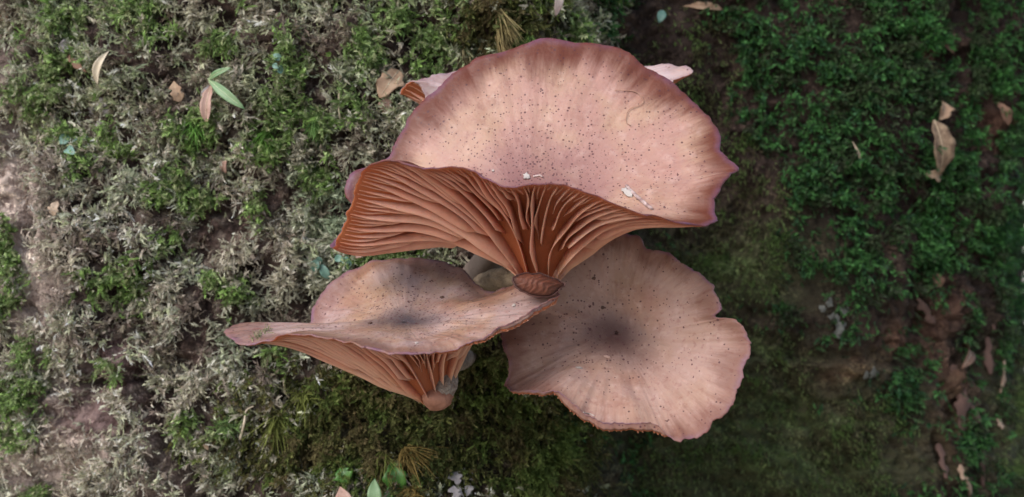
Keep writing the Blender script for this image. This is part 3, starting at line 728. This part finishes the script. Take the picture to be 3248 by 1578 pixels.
# its curled over lip, gill side out
def build_lip():
    c = at(1708, 904, -8); nu, nt_ = 140, 26
    ux = unit(np.array([1.0, 0.10, -0.12])); uz = unit(np.array([0.10, 0.35, 0.93])); n = unit(np.cross(uz, ux)); n = -n if n[1] > 0 else n
    th = np.linspace(0, 2 * math.pi, nu, endpoint=False)
    k = S * (D - 0.008) / D
    rx = 76 * k * (1 + 0.05 * np.sin(3 * th) + 0.09 * noise(np.cos(th) * 4, np.sin(th) * 4, seed=3) + 0.04 * noise(np.cos(th) * 14, np.sin(th) * 14, seed=4)); rz = 37 * k * (1 + 0.10 * np.cos(2 * th + .6) + 0.12 * noise(np.cos(th) * 5, np.sin(th) * 5, seed=6))
    rows = []; rads = []
    for t in np.linspace(0.02, 1, nt_):
        p = c + ux * (rx * np.cos(th) * t)[:, None] + uz * (rz * np.sin(th) * t)[:, None]
        rib = np.sin((np.cos(th) * t * 1.0 - np.sin(th) * t * .55) * 21 + 5 * noise(np.cos(th) * t * 1.5, np.sin(th) * t * 1.5, seed=9)) * 0.00014 * (1 - t ** 4)
        rows.append(p + n * (0.0022 * (1 - t ** 2.2) + rib)[:, None]); rads.append(np.full(nu, 0.72 + 0.28 * t ** 3))
    for f, b_ in ((1.05, 0.0003), (1.06, -0.0005), (0.97, -0.0011), (0.5, -0.0012)):
        rows.append(c + ux * (rx * np.cos(th) * f)[:, None] + uz * (rz * np.sin(th) * f)[:, None] + n * b_); rads.append(np.full(nu, 1.0))
    V = np.stack(rows).reshape(-1, 3)
    m = plain_material('lip_rim', (0.07, 0.028, 0.022), (0.13, 0.05, 0.04), 300, 0.6)
    lip = mesh_np('curled_lip', V[:nu * nt_], grid_faces(nt_, nu), gill_material('lip_flesh', (0.15, 0.052, 0.032), (0.035, 0.012, 0.01), 0.0), low, attrs={'rad': np.concatenate(rads[:nt_]), 'dep': np.zeros(nu * nt_)})
    tag(lip, 'reddish brown lip of the cap curled over to show its gill side')
    mesh_np('lip_edge', V[nu * (nt_ - 1):], grid_faces(5, nu), m, lip)
build_lip()

# the lower right cap, its face turned to the viewer
RGT = [(1700, 850, 12), (1760, 800, 12), (1850, 765, 11), (1950, 742, 9), (2022, 748, 7), (2052, 786, 6), (2120, 808, 3), (2190, 850, 0), (2250, 900, -3), (2278, 950, -5), (2285, 985, -6), (2268, 1004, -5), (2292, 1009, -6),
       (2330, 1013, -8), (2360, 1040, -9), (2377, 1085, -10), (2375, 1130, -11), (2352, 1190, -12), (2335, 1250, -13), (2300, 1302, -14), (2258, 1342, -14), (2249, 1366, -15), (2205, 1390, -15), (2150, 1396, -15), (2105, 1368, -14),
       (2080, 1347, -13), (2040, 1337, -13), (1970, 1345, -12), (1910, 1338, -12), (1865, 1315, -11), (1825, 1283, -10), (1790, 1257, -9), (1740, 1242, -7), (1680, 1240, -4), (1622, 1237, 0), (1602, 1222, 3), (1614, 1180, 5),
       (1616, 1140, 6), (1595, 1100, 7), (1588, 1040, 9), (1605, 960, 11), (1650, 890, 12)]
m_rgt = cap_material('cap_skin_mauve', (0.385, 0.245, 0.205), (0.345, 0.21, 0.155), (0.06, 0.028, 0.026), 0.50, 0.45, edge_amt=0.6, rough=0.5)
rgt = tag(empty('mushroom'), 'lower mushroom with its lobed face turned outward and a dark brown centre spot', 'mushroom', 'mushrooms of the cluster on the trunk')
ir = build_cap(rgt, RGT, (1955, 1055, 8), (1930, 1075, 24), (-0.15, -0.84, 0.50), 0.0032, 0.02, 0.68, m_rgt, gm_b, 150, 0.0034, seed=300, pw=1.8, curl=[(1690, 1245, 90, .09), (1820, 1285, 90, .12), (1930, 1340, 100, .12), (2050, 1345, 80, .12)])
st = tube([at(1940, 1068, 22), at(1900, 1090, 30), at(1800, 1100, 44), at(1680, 1110, 62)], [0.0034, 0.0032, 0.0032, 0.004], rough=0.1, seed=6)
mesh_np('stem', *st, m_stemg, rgt)

# the cap that stands behind the wide one
BCK = [(1272, 292, 27), (1284, 270, 24), (1308, 262, 22), (1335, 272, 22), (1352, 302, 22), (1420, 420, 22), (1600, 460, 21), (1800, 440, 21), (2000, 380, 21), (2080, 300, 21), (2125, 266, 22), (2195, 222, 24), (2145, 207, 28), (2062, 206, 31),
       (1900, 190, 35), (1750, 185, 36), (1600, 190, 36), (1500, 203, 35), (1420, 228, 33), (1340, 247, 31), (1290, 267, 30)]
m_bck = cap_material('cap_skin_lilac', (0.52, 0.40, 0.40), (0.50, 0.37, 0.34), (0.2, 0.13, 0.13), 0.3, 0.3, edge_amt=0.35)
bck = tag(empty('mushroom'), 'hidden mushroom behind the widest cap, only its lilac lip and tip peeking out', 'mushroom', 'mushrooms of the cluster on the trunk')
build_cap(bck, BCK, (1720, 330, 27), (1660, 560, 29), (0.0, -0.35, 0.93), 0.003, 0.12, 0.8, m_bck, gm_b, 110, 0.003, seed=400)
st = tube([at(1665, 545, 29), at(1640, 640, 30), at(1590, 760, 32), at(1535, 845, 38), at(1490, 910, 52)], [0.003, 0.003, 0.0033, 0.0038, 0.0045], rough=0.08, seed=7)
mesh_np('stem', *st, m_stemg, bck)

# ------------------------------------------------------------------ fallen leaves, sprigs, flecks
def leaf_mesh(name, p_base, p_tip, width, nvec, mat, curl=0.15, cup=0.2, shape=0.55, parent=None, n=14, m=6, ragged=0.0, seed=0, thick=0.00016, bend=0.0, midrib=None, blunt=0.75):
    p_base, p_tip = np.asarray(p_base), np.asarray(p_tip); ax = p_tip - p_base; L = np.linalg.norm(ax); ax = ax / L
    nv = unit(nvec - ax * (nvec @ ax)); sd = np.cross(ax, nv)
    t = np.linspace(0, 1, n)[:, None]; s = np.linspace(-1, 1, m + 1)[None, :]
    prof = (np.sin(math.pi * t ** (math.log(0.5) / math.log(shape))) ** blunt).clip(0.04)
    w = width * prof * (1 + ragged * noise(t * 7 + 0 * s, np.sign(s) * 3.0 + 0 * t, seed=seed))
    hgt = curl * L * np.sin(math.pi * t) + cup * np.abs(s) ** 1.6 * w + 0.05 * width * noise(t * 5, s * 2, seed=seed + 5)
    V = p_base + ax * (t * L)[..., None] + sd * (s * w + bend * L * np.sin(math.pi * t))[..., None] + nv * hgt[..., None]
    nt_, ms = n, m + 1
    top = V.reshape(-1, 3); bot = (V - nv * thick).reshape(-1, 3)
    F = grid_faces(nt_, ms, False); k = len(top)
    ring = np.concatenate([np.arange(ms), np.arange(1, nt_) * ms + ms - 1, (nt_ - 1) * ms + np.arange(ms - 2, -1, -1), np.arange(nt_ - 2, 0, -1) * ms])
    r2 = np.roll(ring, -1)
    side = np.stack([ring, ring + k, r2 + k, r2], 1)
    o = mesh_np(name, np.vstack([top, bot]), [F, F[:, ::-1] + k, side], mat, parent)
    if midrib is not None:
        mid = V[:, m // 2] + nv * 0.00005
        tv = tube(mid[:-1][::2], np.linspace(0.00012, 0.00005, len(mid[:-1][::2])), nseg=6, n=10, rough=0.0)
        mesh_np('midrib', *tv, midrib, o)
    return o

m_green = plain_material('leaf_green', (0.17, 0.29, 0.13), (0.25, 0.36, 0.19), 240, 0.45, trans=0.25, bump=0.3)
m_bright = plain_material('leaf_bright_green', (0.05, 0.15, 0.02), (0.09, 0.22, 0.035), 200, 0.4, trans=0.25, bump=0.3)
m_bluegreen = plain_material('leaf_blue_green', (0.11, 0.22, 0.17), (0.20, 0.33, 0.27), 300, 0.5, trans=0.2, bump=0.3)
m_dry = plain_material('leaf_dry', (0.40, 0.27, 0.18), (0.56, 0.42, 0.31), 260, 0.75, trans=0.15)
m_tan = plain_material('leaf_tan', (0.30, 0.18, 0.11), (0.42, 0.29, 0.19), 300, 0.75, trans=0.15)
m_brown = plain_material('leaf_brown', (0.11, 0.052, 0.03), (0.20, 0.105, 0.065), 260, 0.75, trans=0.1)
m_pinkbr = plain_material('leaf_pink_brown', (0.38, 0.22, 0.17), (0.50, 0.33, 0.27), 260, 0.7, trans=0.15)
m_cream = plain_material('leaf_cream', (0.55, 0.45, 0.32), (0.66, 0.57, 0.44), 300, 0.7, trans=0.15)
m_petal = plain_material('petal_pink', (0.66, 0.50, 0.48), (0.74, 0.64, 0.60), 200, 0.6, trans=0.3, bump=0.2)
m_lich = plain_material('lichen_grey', (0.26, 0.23, 0.235), (0.38, 0.345, 0.34), 300, 0.85)
m_lichd = plain_material('lichen_dull', (0.07, 0.068, 0.06), (0.15, 0.15, 0.13), 500, 0.9)
m_rib = plain_material('leaf_rib', (0.35, 0.42, 0.22), (0.42, 0.48, 0.28), 200, 0.6, bump=0)
m_ribd = plain_material('leaf_rib_dry', (0.42, 0.33, 0.22), (0.5, 0.4, 0.28), 200, 0.7, bump=0)
UPV = np.array([0.0, -1.0, 0.35])
def wall_leaf(name, a, b, w, mat, label=None, cat=None, rise=0.003, rise2=None, parent=None, group=None, **kw):
    pa, na = hit(*a); pb, nb = hit(*b)
    k = S * (D + pa[1]) / D
    o = leaf_mesh(name, pa + na * rise, pb + nb * (rise if rise2 is None else rise2), w * k / 2, unit(na + nb + np.array([0, -1.6, 0.2])), mat, parent=parent, **kw)
    if label: tag(o, label, cat, group)
    return o
# sprig with two green blades and a brown one
sp = tag(empty('leaf_sprig'), 'green leaf sprig with one long blade and a pinkish brown withered blade', 'sprig')
wall_leaf('leaf_blade', (700, 255), (788, 342), 32, m_green, parent=sp, rise=0.005, rise2=0.008, seed=1, curl=.12, midrib=m_rib)
wall_leaf('leaf_blade', (702, 262), (762, 238), 20, m_green, parent=sp, rise=0.005, rise2=0.007, seed=2, midrib=m_rib)
o = wall_leaf('leaf_blade', (708, 275), (692, 385), 38, m_pinkbr, parent=sp, rise=0.005, rise2=0.006, seed=3, ragged=.25, curl=.15, cup=.6, midrib=m_ribd); tag(o, 'withered pinkish brown blade')
wall_leaf('leaf_blade', (690, 285), (668, 325), 26, m_lich, parent=sp, rise=0.004, seed=4)
stv = tube([hit(740, 215)[0] + [0, -.003, 0], hit(715, 240)[0] + [0, -.005, 0], hit(700, 258)[0] + [0, -.0055, 0]], [.0003, .0004, .0004], nseg=8, n=12); mesh_np('stalk', *stv, m_rib, sp)

wall_leaf('dry_leaf', (378, 170), (360, 262), 27, m_cream, 'narrow cream dry leaf blade lying upright above the blue lichen flecks', 'leaf', rise=0.006, seed=11, bend=.08, cup=.5)
wall_leaf('dry_leaf', (1262, 240), (1205, 312), 78, m_tan, 'broad tan leaf scrap stuck on bark beside the hidden rear cap', 'leaf', rise=0.004, seed=12, ragged=.3, cup=.1, shape=.5, midrib=m_ribd)
wall_leaf('dry_leaf', (1232, 300), (1222, 352), 34, m_pinkbr, 'small pinkish leaf scrap hanging below the broad tan leaf scrap', 'leaf', rise=0.003, seed=13, ragged=.5)
wall_leaf('dry_leaf', (560, 262), (585, 330), 40, m_tan, 'small tan leaf scrap left of the green sprig', 'leaf', rise=0.003, seed=14, ragged=.5)
wall_leaf('dry_leaf', (215, 150), (250, 160), 40, m_lich, 'pale curled flake above the orange twig scrap', 'leaf', rise=0.004, seed=15, ragged=.3, cup=.8)
wall_leaf('dry_leaf', (232, 168), (300, 225), 24, m_brown, 'orange brown twig scrap under the pale curled flake', 'leaf', rise=0.003, seed=16, ragged=.4)
wall_leaf('dry_leaf', (735, 500), (730, 545), 30, m_pinkbr, 'pale pinkish scrap above the feathery dry moss', 'leaf', rise=0.003, seed=17, ragged=.4)
wall_leaf('dry_leaf', (60, 40), (30, 62), 46, m_pinkbr, 'blurred orange pink leaf scrap on far left moss', 'leaf', rise=0.003, seed=18, ragged=.4)
wall_leaf('dry_leaf', (200, 640), (190, 690), 36, m_dry, 'yellowish scrap on the bare tan bark', 'leaf', rise=0.003, seed=19, ragged=.4)
# right side
m_dryr = plain_material('leaf_dry_spotted', (0.12, 0.07, 0.042), (0.29, 0.20, 0.125), 420, 0.75, trans=0.1)
lf = wall_leaf('dry_leaf', (2904, 398), (2935, 545), 74, m_dryr, 'large spotted tan dry leaf caught on the dark leafy moss', 'leaf', rise=0.006, seed=21, ragged=.25, cup=.35, shape=.45, midrib=m_ribd)
wall_leaf('dry_leaf', (2935, 325), (2925, 395), 46, m_tan, 'small curled pale leaf just above the large spotted dry leaf', 'leaf', rise=0.006, seed=22, ragged=.35, cup=.8)
wall_leaf('dry_leaf', (2900, 535), (2955, 560), 30, m_dry, 'cream leaf crumb under the large spotted dry leaf', 'leaf', rise=0.004, seed=23, ragged=.5)
wall_leaf('dry_leaf', (2683, 455), (2708, 522), 9, m_dry, 'thin straw blade lying on the dark leafy moss', 'leaf', rise=0.004, seed=24)
wall_leaf('dry_leaf', (2981, 1090), (3012, 1180), 40, m_brown, 'pointed reddish brown leaf beside the torn bark strips', 'leaf', rise=0.005, seed=25, cup=.4, midrib=m_ribd)
wall_leaf('dry_leaf', (3150, 330), (3170, 395), 36, m_brown, 'reddish brown leaf scrap near the outer edge of the trunk', 'leaf', rise=0.003, seed=26, ragged=.3)
wall_leaf('dry_leaf', (2930, 125), (3010, 175), 60, m_brown, 'rusty leaf scrap wedged at the dark bark groove', 'leaf', rise=0.003, seed=27, ragged=.5)
wall_leaf('dry_leaf', (2160, 28), (2285, 34), 24, m_tan, 'long tan bark flake at the top of the recessed bark', 'leaf', rise=0.002, seed=28, ragged=.5)
wall_leaf('dry_leaf', (2940, 860), (2965, 910), 34, m_brown, 'pinkish brown scrap above the torn bark strips', 'leaf', rise=0.003, seed=29, ragged=.3)
# torn bark strips and a pale vertical strip belong to the trunk
m_strip = plain_material('bark_strip_pale', (0.28, 0.18, 0.12), (0.44, 0.32, 0.23), 190, 0.8)
m_stripd = plain_material('bark_strip_brown', (0.06, 0.03, 0.022), (0.12, 0.062, 0.045), 190, 0.85)
for a, b, w, mt in (((3155, 895), (3172, 990), 26, m_strip), ((3164, 1045), (3170, 1165), 15, m_strip), ((3169, 1140), (3158, 1255), 20, m_strip), ((3155, 1325), (3160, 1362), 16, m_strip),
                    ((3030, 1468), (3038, 1518), 20, m_strip), ((3050, 1510), (3066, 1575), 13, m_strip), ((3064, 1345), (3074, 1415), 15, m_stripd),
                    ((2890, 940), (2955, 1025), 30, m_stripd), ((3005, 1165), (3040, 1290), 40, m_stripd), ((3048, 1230), (3030, 1370), 46, m_stripd), ((3132, 920), (3140, 1040), 30, m_stripd), ((3065, 1285), (3092, 1340), 20, m_stripd), ((3120, 1060), (3128, 1190), 24, m_stripd), ((2960, 1400), (2985, 1520), 26, m_stripd), ((3100, 1420), (3110, 1540), 22, m_stripd)):
    wall_leaf('bark_strip', a, b, w, mt, parent=tree, rise=0.002, ragged=.75, shape=.5, cup=-.2, thick=0.0006, seed=int(a[0]), blunt=.4, curl=.02, n=22)
# top: petals and a folded green leaf
wall_leaf('petal', (1688, -45), (1700, 48), 30, m_petal, 'long pale pink petal with a greenish tip hanging beside the folded leaf', 'petal', rise=0.010, seed=31, shape=.5)
wall_leaf('petal', (1715, -50), (1742, 14), 26, m_petal, 'short pale pink petal hanging close to the folded green leaf', 'petal', rise=0.010, seed=32, shape=.5)
fl = tag(empty('folded_leaf'), 'blue green folded leaf with pale edges above the bright moss streak', 'leaf')
wall_leaf('leaf_blade', (1740, -30), (1800, 28), 40, m_bluegreen, parent=fl, rise=0.013, seed=33, cup=.5, midrib=m_rib)
wall_leaf('leaf_blade', (1735, -25), (1762, 34), 26, m_bluegreen, parent=fl, rise=0.012, seed=34, cup=.5)
# bottom: bright leaves and grey lichen
wall_leaf('green_leaf', (1245, 1478), (1265, 1562), 78, m_bright, 'rounded bright green leaf under the golden hair moss', 'leaf', rise=0.005, rise2=0.003, seed=41, shape=.6, blunt=.4, ragged=.25)
wall_leaf('green_leaf', (1095, 1505), (1112, 1545), 46, m_bright, 'small vivid green leaf above the pink scrap', 'leaf', rise=0.0055, seed=42, ragged=.5)
wall_leaf('green_leaf', (1205, 1530), (1208, 1600), 44, m_green, 'blurred oval green leaf left of the rounded bright green leaf', 'leaf', rise=0.007, seed=43)
wall_leaf('green_leaf', (1238, 1545), (1232, 1605), 34, m_bright, 'lower green leaf tucked beneath the rounded bright green leaf', 'leaf', rise=0.004, seed=44)
wall_leaf('dry_leaf', (1100, 1552), (1118, 1600), 52, m_pinkbr, 'pink scrap below the small vivid green leaf', 'leaf', rise=0.008, seed=45, ragged=.2)
lc = tag(empty('lichen'), 'pale mauve grey lobed lichen patch on bare brown bark below the cluster', 'lichen')
for a, b, w in (((1440, 1478), (1452, 1515), 34), ((1415, 1505), (1442, 1552), 46), ((1450, 1510), (1480, 1535), 36), ((1478, 1515), (1496, 1530), 20), ((1478, 1545), (1470, 1590), 26), ((1418, 1555), (1428, 1590), 30), ((1440, 1560), (1462, 1600), 24)):
    wall_leaf('lobe', a, b, w, m_lich, parent=lc, rise=0.0045, seed=w, ragged=.8, shape=.5, thick=.0004)
# blue green leaflets
def leaflets(pts, label):
    e = tag(empty('leaflet_cluster'), label, 'leaflet')
    for i, (x, y, r) in enumerate(pts):
        an = random.random() * 6.28
        wall_leaf('leaflet', (x - r * math.cos(an), y - r * math.sin(an)), (x + r * math.cos(an), y + r * math.sin(an)), r * 1.7, m_bluegreen, parent=e, rise=0.0045, seed=i + int(x), shape=.5, cup=.3)
leaflets([(1012, 846, 19), (1046, 862, 17), (1030, 832, 13), (1085, 825, 14), (1105, 835, 15), (1112, 850, 12)], 'blue green round leaflets in moss above the spouted cap')
leaflets([(893, 190, 14), (902, 220, 18), (884, 212, 11)], 'bluish leaflets in green moss above the pale fern fronds')
leaflets([(240, 470, 22), (268, 480, 18), (250, 505, 18), (295, 465, 15)], 'blurred dark green leaflets near the bare tan bark')
leaflets([(2085, 70, 17)], 'single teal leaflet on the shaded bark above the right tip')
for nm, pts in (('pale blue lichen flecks on dark bark below the cream leaf blade', [(335, 325, 17), (300, 350, 12), (403, 335, 14), (470, 352, 18), (330, 400, 16), (345, 360, 12), (310, 305, 10)]),
                ('pale grey lichen flecks on the recessed brown bark', [(2640, 1010, 22), (2660, 1040, 24), (2625, 960, 18), (2600, 980, 14), (2670, 985, 16), (2760, 1180, 20), (2735, 1190, 14), (2650, 1060, 14)])):
    e = tag(empty('lichen'), nm, 'lichen')
    for i, (x, y, r) in enumerate(pts):
        an = random.random() * 6.28
        wall_leaf('lobe', (x - r * math.cos(an), y - r * math.sin(an)), (x + r * math.cos(an), y + r * math.sin(an)), r * 1.3, m_lich if x < 1000 else m_lichd, parent=e, rise=0.0012, seed=i + int(y), shape=.5, ragged=.6, thick=.0004)
wall_leaf('scrap', (1150, 800), (1140, 828), 24, m_pinkbr, 'tiny coral pink scrap under the left lobe of the wide cap', 'leaf', rise=0.006, seed=51, ragged=.3)
wall_leaf('seed_husk', (675, 1390), (690, 1415), 18, m_tan, 'small striped brown seed husk on moss beside the dark crack', 'seed', rise=0.004, seed=52, cup=-.8, midrib=m_ribd)
# curling root-like twig of pale moss
for pts, lab in (([(770, 1375), (790, 1335), (800, 1300), (815, 1285)], 'pale branching moss stem right of the dark crack'), ([(905, 1200), (915, 1235), (925, 1260)], 'thin cream stalk below the spouted cap'), ([(1090, 250), (1080, 330), (1088, 380)], 'pale upright strand of dry moss left of the hidden rear cap')):
    tv = tube([hit(*p)[0] + hit(*p)[1] * 0.004 for p in pts], np.linspace(.00035, .00015, len(pts)), nseg=7, n=20, rough=.3)
    tag(mesh_np('moss_stalk', *tv, m_cream), lab, 'stalk')

# ------------------------------------------------------------------ crumbs lying on the caps
def cap_hit(info, px, py):
    if 'grid' not in info:
        t, j = np.meshgrid(np.linspace(0.02, 0.99, 120), np.arange(NU), indexing='ij')
        P = info['top_pt'](t, j); info['grid'] = (P, *proj(P))
    P, qx, qy = info['grid']
    # take the surface facing the viewer: prefer nearest to camera when equally close
    k = np.argmin((qx - px) ** 2 + (qy - py) ** 2 + (P[..., 1] * 4e3)); i, jj = np.unravel_index(k, qx.shape)
    p = P[i, jj]; i2 = min(i + 1, 119); nn = unit(np.cross(P[i2, jj] - P[i - 1, jj], P[i, (jj + 2) % NU] - P[i, jj - 2]))
    return p, (nn if nn @ info['a'] > 0 else -nn)
m_white = plain_material('crumb_white', (0.34, 0.28, 0.25), (0.46, 0.41, 0.37), 400, 0.7, bump=0.2)
m_twig = plain_material('twig_bark', (0.20, 0.11, 0.10), (0.55, 0.42, 0.38), 500, 0.75)
def chip(info, pts, w, mat, name, label, cat, lift=0.0002, seed=0):
    (a, na), (b, nb) = cap_hit(info, *pts[0]), cap_hit(info, *pts[1])
    o = leaf_mesh(name, a + na * lift, b + nb * lift, w * S / 2, unit(na + nb), mat, ragged=.6, seed=seed, cup=.2, curl=.08, thick=.0003, n=8, m=4)
    return tag(o, label, cat)
def stick(info, pts, r, mat, name, label, cat, lift=None):
    P = [];
    for q in pts:
        p, n = cap_hit(info, *q); P.append(p + n * (r * 0.7 if lift is None else lift))
    o = mesh_np(name, *tube(P, [r] * len(P), nseg=9, n=26, rough=.35), mat)
    return tag(o, label, cat)
chip(ib, ((1660, 556), (1682, 566)), 22, m_white, 'white_crumb', 'white flaky crumb at the near rim of the widest cap', 'crumb', seed=1)
chip(ib, ((1560, 541), (1568, 546)), 8, m_white, 'white_crumb', 'tiny white speck left of the flaky crumb on the widest cap', 'crumb', seed=2)
stick(ib, [(1692, 562), (1710, 560), (1722, 564)], .00022, m_twig, 'twig_crumb', 'short brown twig crumb beside the white flaky crumb', 'twig')
stick(ib, [(1984, 592), (2015, 622), (2045, 650), (2070, 668)], .00038, m_twig, 'twig', 'thin straight twig fragment near the right rim of the widest cap', 'twig')
chip(ib, ((1972, 598), (2005, 628)), 22, m_white, 'white_crumb', 'white splinter lying along the thin straight twig', 'crumb', seed=3)
m_hair = plain_material('hair_fibre', (0.26, 0.13, 0.08), (0.40, 0.22, 0.15), 300, 0.7, bump=0)
stick(ib, [(1948, 290), (1985, 286), (2020, 300), (2043, 322), (2030, 338), (2000, 352), (1984, 372), (1986, 392), (2004, 404)], .00009, m_hair, 'fibre', 'looping brown hair thin fibre on the widest cap', 'fibre', lift=.0004)
chip(il, ((1624, 972), (1634, 968)), 11, m_white, 'white_crumb', 'white grain on the right wing of the spouted cap', 'crumb', seed=4)
chip(il, ((1318, 1092), (1326, 1088)), 9, m_white, 'white_crumb', 'pale grain near the near rim of the spouted cap', 'crumb', seed=5)
for lab, cap_i, p0 in (('dark crumb above the speckled centre of the spouted cap', il, (1173, 1027)), ('black crumb on the tan back wall of the spouted cap', il, (1400, 945)),
                       ('dark pit crumb on the outward facing cap above its spot', ir, (1913, 978)), ('brown scab on the upper left of the outward facing cap', ir, (1885, 885))):
    a, na = cap_hit(cap_i, *p0)
    o = leaf_mesh('dark_crumb', a + na * .0001 - np.array([.0005, 0, 0]), a + na * .0002 + np.array([.0005, 0, .0002]), .0004, na, m_stripd, ragged=.6, cup=-.3, thick=.0004, n=7, m=4, seed=int(p0[0]))
    tag(o, lab, 'crumb')
chip(ir, ((1915, 1130), (1938, 1140)), 9, m_pinkbr, 'splinter', 'pinkish splinter at the lower edge of the dark centre spot', 'splinter', seed=7)
chip(ir, ((1826, 1168), (1846, 1170)), 6, m_white, 'white_crumb', 'pale sliver on the lower left of the outward facing cap', 'crumb', seed=8)
stick(ir, [(1850, 1308), (1868, 1314), (1884, 1320)], .00012, m_white, 'white_fibre', 'white fibre along the lower rim of the outward facing cap', 'fibre')
# moss scraps on the spout
def moss_scrap():
    a, na = cap_hit(il, 830, 1062); n = 46
    B = np.array([cap_hit(il, 805 + 50 * i / 45 + random.uniform(-9, 9), 1075 - 30 * i / 45 + random.uniform(-7, 7))[0] for i in range(n)]) + na * 0.0003
    V, F, C = fronds(B, np.repeat(na[None], n, 0) * .3, np.full(n, .0011), np.full(n, .0002), np.array([(0.36, 0.36, 0.20)]) * (0.6 + .6 * rng.random((n, 1))), 4, .9, .1, 1.2, .4)
    tag(mesh_np('moss_scrap', V, F, moss_mat, smooth=False, cols=C), 'scrap of dry green moss lying on the spout of the lower cap', 'moss scrap')
moss_scrap()
